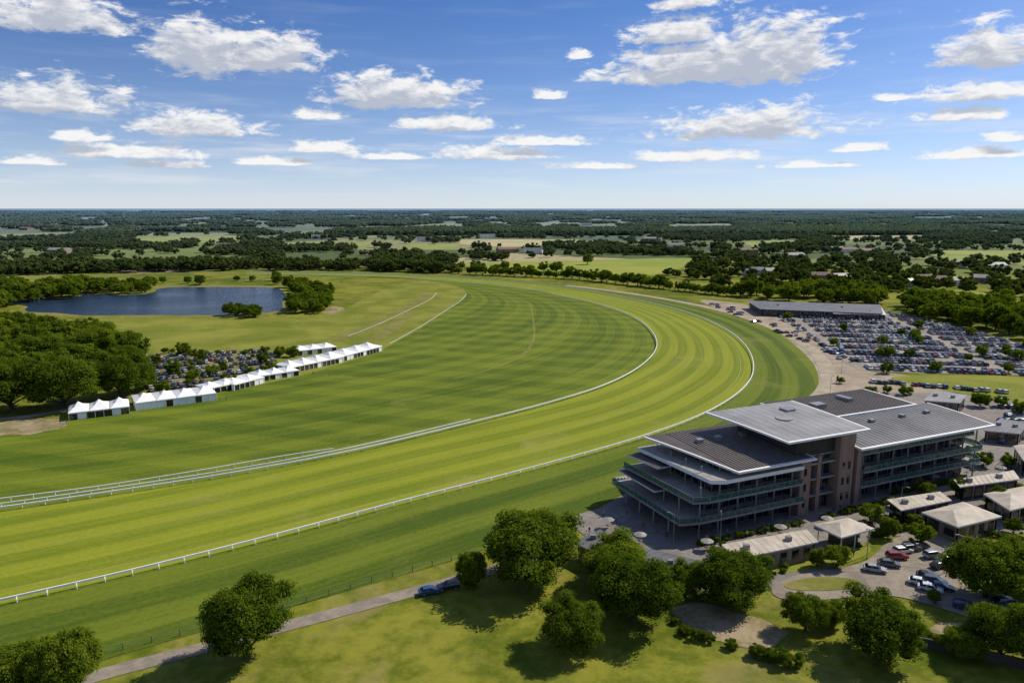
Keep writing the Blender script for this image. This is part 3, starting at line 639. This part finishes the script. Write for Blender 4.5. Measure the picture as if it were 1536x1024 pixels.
def rectbuilding(name,P,z,roofmat,wall=M_glass,over=1.,slope=.6,open_=False,ridge=0.,th=.3,ribs=True):
    """P: 4 camera-view pixels of the eaves corners at height z (near-left,near-right,far-right,far-left)"""
    q=[np.array(G(u,v,z)) for u,v in P]; c=sum(q)/4; root=empty(name,(c[0],c[1],0)); q=[x-c for x in q]
    a=q[0];b_=q[1];c_=q[2];d_=q[3]
    m=MB()
    low=[(x[0],x[1]) for x in q]
    if ridge>0:
        l=np.linalg.norm(b_-a); w=np.linalg.norm(d_-a); k=min(.5,w/l*.5) if l>w else .5
        r0=(a+d_)/2*(1-k)+(b_+c_)/2*k; r1=(a+d_)/2*k+(b_+c_)/2*(1-k)
        if l<w: r0=(a+b_)/2*(1-.5*l/w)+(c_+d_)/2*(.5*l/w); r1=(a+b_)/2*(.5*l/w)+(c_+d_)/2*(1-.5*l/w)
        V=[(x[0],x[1],z) for x in q]+[(r0[0],r0[1],z+ridge),(r1[0],r1[1],z+ridge)]
        F=[(0,1,5,4),(1,2,5),(2,3,4,5),(3,0,4)] if l>=w else [(0,1,4),(1,2,5,4),(2,3,5),(3,0,4,5)]
        m.add(V,F,roofmat); m.prism(low,z-.35,z-.004,M_whitem)
    else:
        V0=[(q[i][0],q[i][1],z+(slope if i>1 else 0)) for i in range(4)]; V1=[(v[0],v[1],v[2]-th) for v in V0]
        m.add(V0,[(0,1,2,3)],roofmat); m.add(V0+V1,[(0,4,5,1),(1,5,6,2),(2,6,7,3),(3,7,4,0),(7,6,5,4)],M_whitem)
    m.obj('roof',root)
    if ribs:
        m=MB(); l=np.linalg.norm(b_-a); n=int(l/1.6)
        if ridge==0:
            for i in range(1,n):
                t=i/n; p=a*(1-t)+b_*t; r=d_*(1-t)+c_*t; m.cyl((p[0],p[1],z+.02),(r[0],r[1],z+slope+.02),.04,.04,roofmat,4)
            for t in (.2,.7):
                p=(a*(1-t)+b_*t)*.5+(d_*(1-t)+c_*t)*.5; m.box(p[0]-.6,p[0]+.6,p[1]-.5,p[1]+.5,z+slope*.3,z+slope+.6,M_metal)
            m.obj('roof_seams',root)
    sh=1-over/max(3.,np.linalg.norm(a)); inn=[x*sh*.97 for x in q]
    if not open_:
        m=MB(); m.prism([tuple(x) for x in inn],0,z-.36,wall)
        for i in range(4):
            p,r=inn[i],inn[(i+1)%4]; l=np.linalg.norm(r-p); k=max(1,int(l/3))
            for j in range(k+1):
                x=(p+(r-p)*j/k)*1.012; m.box(x[0]-.12,x[0]+.12,x[1]-.12,x[1]+.12,0,z-.37,M_conc)
                if j<k and wall is not M_glass:
                    dd=(r-p)/l; y0=(p+dd*(l*j/k+.7))*1.006; y1=(p+dd*(l*(j+1)/k-.7))*1.006; nn=np.array([dd[1],-dd[0]])*.05
                    m.prism([tuple(y0+nn),tuple(y1+nn),tuple(y1-nn),tuple(y0-nn)],.9,z-1.,M_glass)
        m.obj('walls',root)
    else:
        m=MB()
        for i in range(4):
            p,r=inn[i],inn[(i+1)%4]; l=np.linalg.norm(r-p); k=max(1,int(l/4))
            for j in range(k): x=p+(r-p)*j/k; m.cyl((x[0],x[1],0),(x[0],x[1],z-.3),.12,.12,M_whitem,8)
        m.obj('posts',root)
        m=MB(); s2=[x*.6 for x in inn]; m.prism([tuple(x) for x in s2],.01,z*.8,M_dark); m.obj('kiosk_core',root)
    return root
rectbuilding('concourse_building',[(905,838),(1010,862),(1065,848),(955,822)],4.2,M_roofg,M_glass)
rectbuilding('concourse_building',[(860,812),(905,835),(950,822),(900,797)],4.0,M_roofg,M_brick)
rectbuilding('long_pavilion',[(1105,838),(1228,812),(1210,797),(1082,820)],4.,M_tan,M_brick)
rectbuilding('canopy_pavilion',[(1262,806),(1312,792),(1272,776),(1220,786)],4.2,M_tan,open_=True,ridge=1.3)
rectbuilding('hipped_pavilion',[(1437,790),(1503,774),(1445,752),(1382,768)],4.2,M_tan,M_brick,ridge=1.5)
rectbuilding('hipped_pavilion',[(1515,765),(1600,745),(1555,725),(1475,740)],4.2,M_tan,M_glass,ridge=1.5)
rectbuilding('long_pavilion',[(1352,765),(1428,750),(1410,740),(1330,752)],4.,M_tan,M_dark)
rectbuilding('long_pavilion',[(1440,730),(1530,718),(1520,708),(1430,722)],4.,M_tan,M_dark)
rectbuilding('service_building',[(1385,600),(1440,604),(1450,594),(1400,588)],5.,M_roofl,M_brick)
rectbuilding('service_building',[(1475,645),(1530,650),(1545,636),(1500,630)],4.,M_roofg,M_brick)
rectbuilding('events_hall',[(1140,463),(1325,470),(1320,458),(1120,452)],5,M_roofg,M_dark)
rectbuilding('events_hall',[(1250,470),(1330,472),(1322,462),(1245,460)],4,M_whitem,M_dark)
rectbuilding('lodge',[(1535,690),(1600,680),(1590,660),(1520,668)],5,M_tan,M_brick,ridge=1.5)
# ---------------------------------------------------------------- marquees
def marquee(P0,P1,W,nb,hz=2.6,pk=2.2):
    p=np.array(G(*P0)); q=np.array(G(*P1)); Ln=np.linalg.norm(q-p); rz=math.atan2(q[1]-p[1],q[0]-p[0]); root=empty('marquee',(p[0],p[1],0),rz)
    m=MB(); bl=Ln/nb
    for i in range(nb):
        x0=i*bl;x1=x0+bl-.15; cx=(x0+x1)/2
        ring0=[(x0,0),(cx,0),(x1,0),(x1,W/2),(x1,W),(cx,W),(x0,W),(x0,W/2)]
        r=[(x,y,hz) for x,y in ring0]+[(cx+(x-cx)*.42,W/2+(y-W/2)*.42,hz+pk*.42) for x,y in ring0]+[(cx,W/2,hz+pk)]
        m.add(r,[(j,(j+1)%8,8+(j+1)%8,8+j) for j in range(8)]+[(8+j,8+(j+1)%8,16) for j in range(8)],M_tent)
        m.add([(x,y,hz) for x,y in ring0]+[(x,y,hz-.4) for x,y in ring0],[(j,8+j,8+(j+1)%8,(j+1)%8) for j in range(8)],M_tent)
        m.cyl((cx,W/2,hz+pk-.1),(cx,W/2,hz+pk+.6),.04,.03,M_metal,5)
    m.obj('canopy',root); m=MB(); m.box(.25,Ln-.4,.3,W-.3,.02,hz-.42,M_glass); m.obj('glazed_side',root)
    m=MB(); k=int(Ln/2.5)
    for i in range(k+1):
        x=.15+(Ln-.5)*i/k
        for y in (.12,W-.12): m.box(x-.08,x+.08,y-.08,y+.08,0,hz-.4,M_tent)
    for i in range(k):
        if random.random()<.35:
            x=.15+(Ln-.5)*i/k; m.box(x+.1,x+(Ln-.5)/k-.1,.2,.27,.02,hz-.5,M_tent)
    for y in np.arange(.3,W,2.5): m.box(0.05,.2,y,y+1.4,.02,hz-.42,M_tent); m.box(Ln-.35,Ln-.2,y,y+1.4,.02,hz-.42,M_tent)
    m.obj('frame_and_panels',root)
for a in [((103,631),(196,620),12,3,2.8,2.6),((204,616),(326,600),14,4,3.,2.1),((312,592),(360,582),10,2,2.6,1.8),((352,586),(398,574),12,2,2.7,1.6),((386,573),(450,563),10,3,2.6,2.),((436,560),(516,543),13,4,2.8,2.2),((446,534),(506,527),13,3,2.7,1.7),((500,546),(574,526),13,4,2.7,2.3)]:
    marquee(*a)
# ---------------------------------------------------------------- cars
def car_mesh(name,kind):
    m=MB(); W=.9
    if kind==0: body=[(-2.25,.35),(-2.28,.75),(-2.1,.92),(-.95*1.3,.97),(1.0,.95),(2.0,.8),(2.25,.6),(2.25,.32)]; cab=[(-1.9,.96),(-1.35,1.40),(.15,1.43),(1.1,.96)]
    elif kind==1: body=[(-2.3,.42),(-2.33,.95),(-2.2,1.08),(1.1,1.08),(2.1,.98),(2.3,.7),(2.3,.4)]; cab=[(-2.15,1.08),(-1.9,1.62),(.2,1.66),(1.1,1.08)]
    else: body=[(-2.2,.36),(-2.25,.85),(-2.15,.98),(.9,.97),(1.9,.82),(2.1,.6),(2.1,.34)]; cab=[(-2.1,.97),(-1.7,1.45),(.1,1.48),(1.05,.97)]
    def sec(prof,y,shrink): 
        xs=[p[0] for p in prof]; c=(min(xs)+max(xs))/2; return [(c+(x-c)*shrink,y,z) for x,z in prof]
    secs=[sec(body,-W,.955),sec(body,-W*.82,1.),sec(body,W*.82,1.),sec(body,W,.955)]; n=len(body); V=sum(secs,[]); F=[]
    for k in range(3):
        for i in range(n): j=(i+1)%n; F.append((k*n+i,k*n+j,(k+1)*n+j,(k+1)*n+i))
    F.append(tuple(range(n-1,-1,-1))); F.append(tuple(range(3*n,4*n))); m.add(V,F,M_paint)
    a,b_,c,d=cab; wt=W*.74; wb=W*.95
    V=[(a[0],-wb,a[1]),(d[0],-wb,d[1]),(d[0],wb,d[1]),(a[0],wb,a[1]),(b_[0],-wt,b_[1]),(c[0],-wt,c[1]),(c[0],wt,c[1]),(b_[0],wt,b_[1])]
    m.add(V,[(0,1,5,4),(1,2,6,5),(2,3,7,6),(3,0,4,7)],M_glass)
    m.add([(b_[0]-.05,-wt-.02,b_[1]),(c[0]+.05,-wt-.02,c[1]),(c[0]+.05,wt+.02,c[1]),(b_[0]-.05,wt+.02,b_[1]),(b_[0]+.15,-wt+.12,b_[1]+.06),(c[0]-.2,-wt+.12,c[1]+.05),(c[0]-.2,wt-.12,c[1]+.05),(b_[0]+.15,wt-.12,b_[1]+.06)],[(0,1,5,4),(1,2,6,5),(2,3,7,6),(3,0,4,7),(4,5,6,7)],M_paint)
    for sx in (-1.38,1.38):
        for sy in (-1,1): m.cyl((sx,sy*(W-.22),.33),(sx,sy*(W+.015),.33),.33,.33,M_tyre,14); m.cyl((sx,sy*(W+.018),.33),(sx,sy*(W+.03),.33),.19,.18,M_metal,10)
    xm=(b_[0]+c[0])/2-.1
    for sy in (-1,1):
        m.add([(xm-.06,sy*(wb+.006),a[1]),(xm+.06,sy*(wb+.006),a[1]),(xm+.05,sy*(wt+.012),b_[1]),(xm-.05,sy*(wt+.012),b_[1])],[(0,1,2,3) if sy<0 else (3,2,1,0)],M_paint)
    x0,x1=(2.2,2.29) if kind!=2 else (2.05,2.12)
    m.box(x0,x1,-.78,-.45,.6,.73,M_white); m.box(x0,x1,.45,.78,.6,.73,M_white)
    for sy in (-1,1): m.box(.72,.9,min(sy*.93,sy*1.07),max(sy*.93,sy*1.07),.95,1.08,M_paint)
    return m.mesh(name)
CARS=[car_mesh('parked_car_mesh_%d'%i,i) for i in range(3)]
def car(u,v,ang,k=None):
    x,y=G(u,v); o=bpy.data.objects.new('parked_car',CARS[random.randrange(3) if k is None else k]); o.location=(x,y,.13); o.rotation_euler=(0,0,math.radians(ang)); link(o)
for c in [(1312,857,-20),(1333,849,-15),(1354,829,10),(1366,826,12),(1378,822,10),(1392,868,-30),(1402,876,-28),(1412,884,-25),(1380,877,-30),(1449,914,-35),(1410,851,20),(1420,842,15),(1400,836,12),(1432,850,15),(1505,905,10),(1345,838,0),
          (645,890,20),(672,884,200),(1452,838,80),(1395,886,-28)]: car(*c)
C_car=mkcol('parked_cars_source',CARS,'parked_car_source'); cars=[]
dr=np.array([.983,-.183]); dn=np.array([.183,.983]); o0=np.array(G(1290,556))
cpi=[tuple(np.array(p)) for p in CP_]
for r in range(-3,18):
    for side in (0,1):
        for c in range(-60,140):
            if c%24 in (0,1): continue
            p=o0+dr*(c*2.7)+dn*(r*18.5+side*5.2+4)
            if inpoly(p[0],p[1],cpi) and random.random()<.93: cars.append((p[0],p[1],.11,1,1,1,math.atan2(dn[1],dn[0])+(math.pi if random.random()<.5 else 0)+random.uniform(-.03,.03),random.randrange(3)))
lp=GL([(222,585),(215,535),(300,528),(400,526),(425,532),(385,560),(330,572),(250,592)])
sheet('car_park',lp,.065,grassvar('worn_grass_park',(.12,.12,.04),(.24,.21,.11),.06),0)
dr2=np.array([.85,.53]); dn2=np.array([-.53,.85]); o1=np.array(G(240,585))
for r in range(-8,14):
    for side in (0,1):
        for c in range(-30,60):
            p=o1+dr2*(c*2.9)+dn2*(r*15.5+side*5.4)
            if inpoly(p[0],p[1],lp) and random.random()<.78: cars.append((p[0],p[1],.07,1,1,1,math.atan2(dn2[1],dn2[0])+random.uniform(-.05,.05),random.randrange(3)))
for k in range(40):
    u=random.uniform(1060,1290); v=452+(u-1060)*.40+random.uniform(-6,4); x,y=G(u,v); cars.append((x,y,.1,1,1,1,random.uniform(0,6),k%3))
for k in range(40):
    u=random.uniform(1500,1600); v=random.uniform(600,690); x,y=G(u,v); cars.append((x,y,.1,1,1,1,.4,k%3))
for k in range(24):
    u=1300+k*9; v=573+k*.7+random.uniform(-1,1); x,y=G(u,v)
    if k%7: cars.append((x,y,.1,1,1,1,1.3,k%3))
scatter('parked_cars',cars,C_car)
# ---------------------------------------------------------------- people, lamps, parasols, wall
def person(stride):
    me=bpy.data.meshes.new('person_mesh'); s=stride
    V=[(0,0,.95),(0,0,1.18),(0,0,1.42),(0,0,1.52),(.02,0,1.66),(0,.09,.9),(s,.1,.48),(s*1.2-.05,.1,.06),(s*1.2+.14,.11,.03),(0,-.09,.9),(-s,-.1,.48),(-s*1.6,-.1,.07),(-s*1.6+.18,-.11,.03),(0,.19,1.38),(-s*.6,.25,1.1),(-s*.3,.26,.84),(0,-.19,1.38),(s*.6,-.25,1.1),(s+.05,-.26,.86)]
    E=[(0,1),(1,2),(2,3),(3,4),(0,5),(5,6),(6,7),(7,8),(0,9),(9,10),(10,11),(11,12),(2,13),(13,14),(14,15),(2,16),(16,17),(17,18)]
    Rr=[.14,.13,.15,.055,.11,.09,.062,.045,.035,.09,.062,.045,.035,.06,.045,.032,.06,.045,.032]
    me.from_pydata(V,E,[]); o=bpy.data.objects.new('tmp',me); COL.objects.link(o); md=o.modifiers.new('s','SKIN'); 
    for i,r in enumerate(Rr): me.skin_vertices[0].data[i].radius=(r,r)
    me.skin_vertices[0].data[0].use_root=True
    sb=o.modifiers.new('u','SUBSURF'); sb.levels=1
    dg=bpy.context.evaluated_depsgraph_get(); nm=bpy.data.meshes.new_from_object(o.evaluated_get(dg)); bpy.data.objects.remove(o)
    nm.materials.clear(); nm.materials.append(M_cloth); nm.materials.append(M_skin); nm.materials.append(M_dark)
    for p in nm.polygons: 
        z=p.center.z; p.material_index=1 if (1.5<z<1.7 and p.center.x>-.02) or (z<.9 and abs(p.center.y)>.22) else (2 if z<.85 or z>=1.5 else 0)
    return nm
PM=[person(.12),person(.03)]
ppl=[(905,775),(925,785),(940,772),(965,792),(985,800),(1000,806),(1060,812),(1090,803),(1150,795),(1170,790),(1195,785),(1205,789),(1290,765),(1310,760),(1320,757),(1345,735),(1360,732),(1375,728),(1430,715),(1250,770),(1260,766),(870,790),(884,800),(1330,795),(1342,790),(1280,835),(1120,806),(1480,700),(1500,695),(560,548),(470,562),(330,602),(340,600),(200,628),(100,636)]
for i,(u,v) in enumerate(ppl):
    x,y=G(u,v); o=bpy.data.objects.new('person',PM[i%2]); o.location=(x,y,.10); o.rotation_euler=(0,0,random.uniform(0,6.28)); link(o)
def lamp(u,v,h=7):
    x,y=G(u,v); m=MB(); m.cyl((0,0,0),(0,0,h),.09,.06,M_metal,8); m.cyl((0,0,0),(0,0,.5),.16,.12,M_metal,8); m.cyl((0,0,h-.1),(1.1,0,h+.25),.05,.04,M_metal,6); m.box(.9,1.7,-.14,.14,h+.2,h+.32,M_metal); m.obj('street_lamp',None,(x,y,.05),random.uniform(0,6))
for p in [(1245,590),(1262,560),(1130,895),(1300,838),(1440,850),(1350,770),(1500,730),(1080,815),(1010,815),(1400,530),(1480,540),(1320,520),(1250,515)]: lamp(*p)
def parasol(u,v):
    x,y=G(u,v); m=MB(); m.cyl((0,0,0),(0,0,2.4),.04,.04,M_metal,6); n=8; vs=[(1.5*math.cos(i*math.pi/4),1.5*math.sin(i*math.pi/4),2.15) for i in range(n)]+[(0,0,2.75)]
    m.add(vs,[(i,(i+1)%n,n) for i in range(n)],M_conc); m.cyl((0,0,.68),(0,0,.74),.55,.55,M_wood,12); m.cyl((0,0,0),(0,0,.08),.35,.3,M_metal,10); m.obj('parasol_table',None,(x,y,.1))
for p in [(912,792),(960,815),(1060,825),(1290,800),(1330,778),(1400,725),(1450,712),(1170,803),(1240,790),(1500,712)]: parasol(*p)
wl=crom(GL([(1372,968),(1440,982),(1536,1003),(1640,1030)]),6); m=MB(); a=offset(wl,-.15); c=offset(wl,.15)
for i in range(len(wl)-1): m.prism([tuple(a[i]),tuple(a[i+1]),tuple(c[i+1]),tuple(c[i])],0,1.8,M_dark)
m.obj('boundary_wall')
def house(u,v,l=14,w=8,h=5,rz=0.,wall=M_whitem,rm=M_tile):
    x,y=G(u,v); m=MB(); root=empty('house',(x,y,0),rz); m.box(-l/2,l/2,-w/2,w/2,0,h,wall); m.obj('walls',root); m=MB()
    m.add([(-l/2-.4,-w/2-.5,h-.2),(l/2+.4,-w/2-.5,h-.2),(l/2+.4,w/2+.5,h-.2),(-l/2-.4,w/2+.5,h-.2),(-l/2-.4,0,h+3),(l/2+.4,0,h+3)],[(0,1,5,4),(2,3,4,5),(0,4,3),(1,2,5)],rm); m.obj('roof',root)
    m=MB()
    for i in range(4):
        for z in (1,3.2): m.box(-l/2+1.5+i*(l-3.5)/3.2,-l/2+2.6+i*(l-3.5)/3.2,-w/2-.03,-w/2-.004,z,z+1.2,M_glass)
    m.obj('windows',root)
HS=[(1385,424),(1405,426),(1440,428),(1370,430),(1475,424),(250,397),(270,398),(120,400),(730,357),(760,356),(860,372),(1250,378),(1270,379),(1300,381),(640,362),(480,358),(90,380),(400,352),(1080,352),(1120,380),(1490,404),(560,352),(980,362),(300,346),(1340,348),(1230,420),(1260,422),(1130,412),(1160,413),(1500,432),(340,372),(760,379),(800,380),(1010,372),(1190,388),(1430,400),(940,345),(40,345),(200,343),(880,338),(1180,343)]
for i,(u,v) in enumerate(HS):
    s=1+max(0,(430-v))*.02; house(u,v,16*s,9*s,4.5+s,random.uniform(-.5,.5),[M_whitem,M_brick,M_white][i%3],[M_tile,M_roofg,M_roofl][(i//2)%3])
# ---------------------------------------------------------------- light and sky
AZ=math.radians(60); EL=math.radians(42)
S=Vector((math.cos(EL)*math.sin(AZ),math.cos(EL)*math.cos(AZ),math.sin(EL)))
sd=bpy.data.lights.new('sun','SUN'); sd.energy=5.0; sd.angle=math.radians(.5); sd.color=(1,.92,.78); so=bpy.data.objects.new('sun',sd); so.rotation_euler=S.to_track_quat('Z','Y').to_euler(); so.location=(0,0,300); link(so)
w=bpy.data.worlds.new('World'); sc.world=w; w.use_nodes=True; nt=w.node_tree; nt.nodes.clear()
w.cycles.sampling_method='NONE'
out=N(nt,'ShaderNodeOutputWorld'); bg=N(nt,'ShaderNodeBackground'); bg.inputs[1].default_value=.1; bgB=N(nt,'ShaderNodeBackground'); bgB.inputs[1].default_value=.1
mxs=N(nt,'ShaderNodeMixShader'); L(nt,bgB.outputs[0],mxs.inputs[1]); L(nt,bg.outputs[0],mxs.inputs[2]); L(nt,mxs.outputs[0],out.inputs[0])
sky=N(nt,'ShaderNodeTexSky',sky_type='NISHITA'); sky.sun_disc=False; sky.sun_elevation=EL; sky.sun_rotation=AZ; sky.altitude=100; sky.dust_density=.6; sky.ozone_density=2.5
tc=N(nt,'ShaderNodeTexCoord'); sp=N(nt,'ShaderNodeSeparateXYZ'); L(nt,tc.outputs['Generated'],sp.inputs[0])
cz=N(nt,'ShaderNodeCombineXYZ'); L(nt,sp.outputs[0],cz.inputs[0]); L(nt,sp.outputs[1],cz.inputs[1])
zz=math_(nt,'MAXIMUM',sp.outputs[2],0.); L(nt,math_(nt,'ADD',math_(nt,'MULTIPLY',zz,1.9),.06),cz.inputs[2]); nv=N(nt,'ShaderNodeVectorMath',operation='NORMALIZE'); L(nt,cz.outputs[0],nv.inputs[0]); L(nt,nv.outputs[0],sky.inputs[0])
el=math_(nt,'MULTIPLY',math_(nt,'ARCSINE',sp.outputs[2]),57.2958); az=math_(nt,'MULTIPLY',math_(nt,'ARCTAN2',sp.outputs[0],sp.outputs[1]),57.2958)
hs=N(nt,'ShaderNodeHueSaturation'); hs.inputs['Saturation'].default_value=1.18; L(nt,sky.outputs[0],hs.inputs['Color'])
tint=mixc(nt,mapr(nt,el,0,15,0,1,False),(1.30,1.32,1.38),(.72,.95,1.28)); skyc=mixc(nt,1.,hs.outputs[0],tint,'MULTIPLY')
skyc=mixc(nt,math_(nt,'MULTIPLY',math_(nt,'EXPONENT',math_(nt,'MULTIPLY',math_(nt,'MAXIMUM',el,0.),-.25)),.88),skyc,(7.0,7.4,7.9))
ae=N(nt,'ShaderNodeCombineXYZ'); L(nt,az,ae.inputs[0]); L(nt,el,ae.inputs[1])
# open sky overhead and behind: simple broken cloud
mB=N(nt,'ShaderNodeMapping'); L(nt,ae.outputs[0],mB.inputs[0]); mB.inputs['Scale'].default_value=(.06,.13,1)
cB=mapr(nt,noise(nt,mB.outputs[0],1.,4,.6),.52,.66); L(nt,mixc(nt,cB,skyc,(8.2,8.3,8.4)),bgB.inputs[0])
mask=math_(nt,'MULTIPLY',mapr(nt,el,17,22,1,0),mapr(nt,math_(nt,'ABSOLUTE',az),46,54,1,0)); mask=math_(nt,'MULTIPLY',mask,math_(nt,'GREATER_THAN',el,-.5)); L(nt,mask,mxs.inputs[0])
def azel(u,v):
    dx=(u-768)/FPX; dy=(512-v)/FPX; X=dx;Y=CP+SP*dy;Z=-SP+CP*dy; r=math.sqrt(X*X+Y*Y+Z*Z); return math.degrees(math.atan2(X,Y)),math.degrees(math.asin(Z/r))
clouds=[(310,108,90,84),(400,106,98,56),(440,78,46,18),(598,160,118,48),(560,150,64,32),(1060,124,190,62),(1130,120,150,90),(1010,64,84,38),(1480,100,96,58),(80,168,124,50),(80,44,130,58),(300,203,116,32),(680,195,84,23),(1120,206,168,42),(1150,198,104,38),
(1460,151,104,30),(1440,181,72,23),(120,211,50,20),(480,179,46,18),(825,149,30,14),(210,237,114,22),(495,229,58,16),(740,239,106,20),(810,218,86,14),(1045,241,104,17),(1290,227,48,12),(1470,237,86,16),(1510,212,46,13),(400,247,66,11),(590,239,60,11),(875,88,26,14),(1335,151,34,12),(1030,12,58,28),(260,251,74,10),(1220,251,84,9),(50,247,70,11),(900,253,84,9),(1700,100,120,40),(-150,110,120,40)]
ng=bpy.data.node_groups.new('cloud_density','ShaderNodeTree'); ng.interface.new_socket('Vector',in_out='INPUT',socket_type='NodeSocketVector'); ng.interface.new_socket('Density',in_out='OUTPUT',socket_type='NodeSocketFloat')
gi=ng.nodes.new('NodeGroupInput'); go=ng.nodes.new('NodeGroupOutput'); v0=gi.outputs[0]
def vm(op,a,b_=None,c=None):
    n=N(ng,'ShaderNodeVectorMath',operation=op)
    for i,x in enumerate((a,b_,c)):
        if x is None: continue
        if isinstance(x,tuple): n.inputs[i].default_value=x
        else: L(ng,x,n.inputs[i])
    return n.outputs['Value'] if op=='LENGTH' else n.outputs[0]
acc=None
for (u,v,hw,h) in clouds:
    a,e=azel(u,v); a2,_=azel(u+hw,v); _,e2=azel(u,v-h); wd=max(.3,abs(a2-a)); hd=max(.2,abs(e2-e)); e+=hd*.18
    q=vm('MULTIPLY_ADD',v0,(1/wd,1/hd,0),(-a/wd,-e/hd,0)); q2=vm('MULTIPLY',q,(1,-3.6,0)); mx=vm('MAXIMUM',q,q2)
    l=vm('LENGTH',mx); acc=l if acc is None else math_(ng,'MINIMUM',acc,l)
m1=N(ng,'ShaderNodeMapping'); L(ng,v0,m1.inputs[0]); m1.inputs['Scale'].default_value=(.55,1.35,1)
n1=noise(ng,m1.outputs[0],1.,9,.66,.35); n2=noise(ng,m1.outputs[0],.33,2,.5)
f=math_(ng,'ADD',math_(ng,'MULTIPLY',math_(ng,'SUBTRACT',n1,.5),2.4),math_(ng,'MULTIPLY',math_(ng,'SUBTRACT',n2,.5),.9))
dens=math_(ng,'ADD',math_(ng,'SUBTRACT',1.09,acc),f); L(ng,dens,go.inputs[0])
def dgrp(vec):
    n=N(nt,'ShaderNodeGroup'); n.node_tree=ng; L(nt,vec,n.inputs[0]); return n.outputs[0]
d0=dgrp(ae.outputs[0]); sh=N(nt,'ShaderNodeVectorMath',operation='ADD'); L(nt,ae.outputs[0],sh.inputs[0]); sh.inputs[1].default_value=(.3,.75,0); d1=dgrp(sh.outputs[0])
alpha=mapr(nt,d0,.0,.55); shade=mapr(nt,math_(nt,'SUBTRACT',d1,math_(nt,'MULTIPLY',d0,.25)),-.30,.65)
cc=mixc(nt,shade,(9.4,9.35,9.3),(4.8,5.2,6.1))
up=mapr(nt,el,-.2,1.2); alpha=math_(nt,'MULTIPLY',math_(nt,'MULTIPLY',alpha,.97),up)
mw=N(nt,'ShaderNodeMapping'); L(nt,ae.outputs[0],mw.inputs[0]); mw.inputs['Scale'].default_value=(.09,.9,1)
ws=math_(nt,'MULTIPLY',mapr(nt,noise(nt,mw.outputs[0],1.,5,.6),.45,.75),math_(nt,'MULTIPLY',mapr(nt,el,0,2.),mapr(nt,el,4,9,.6,.08)))
skyA=mixc(nt,ws,skyc,(8.,8.2,8.5))
L(nt,mixc(nt,alpha,skyA,cc),bg.inputs[0])
# ---------------------------------------------------------------- camera
cd=bpy.data.cameras.new('camera'); cam=bpy.data.objects.new('camera',cd); cam.location=(0,0,H); cam.rotation_euler=(math.pi/2-PITCH,0,0); cd.sensor_width=36; cd.lens=36*FPX/1536; cd.clip_end=60000; cd.clip_start=1; link(cam); sc.camera=cam
sc.view_settings.view_transform='Standard'; sc.view_settings.look='None'; sc.view_settings.exposure=0
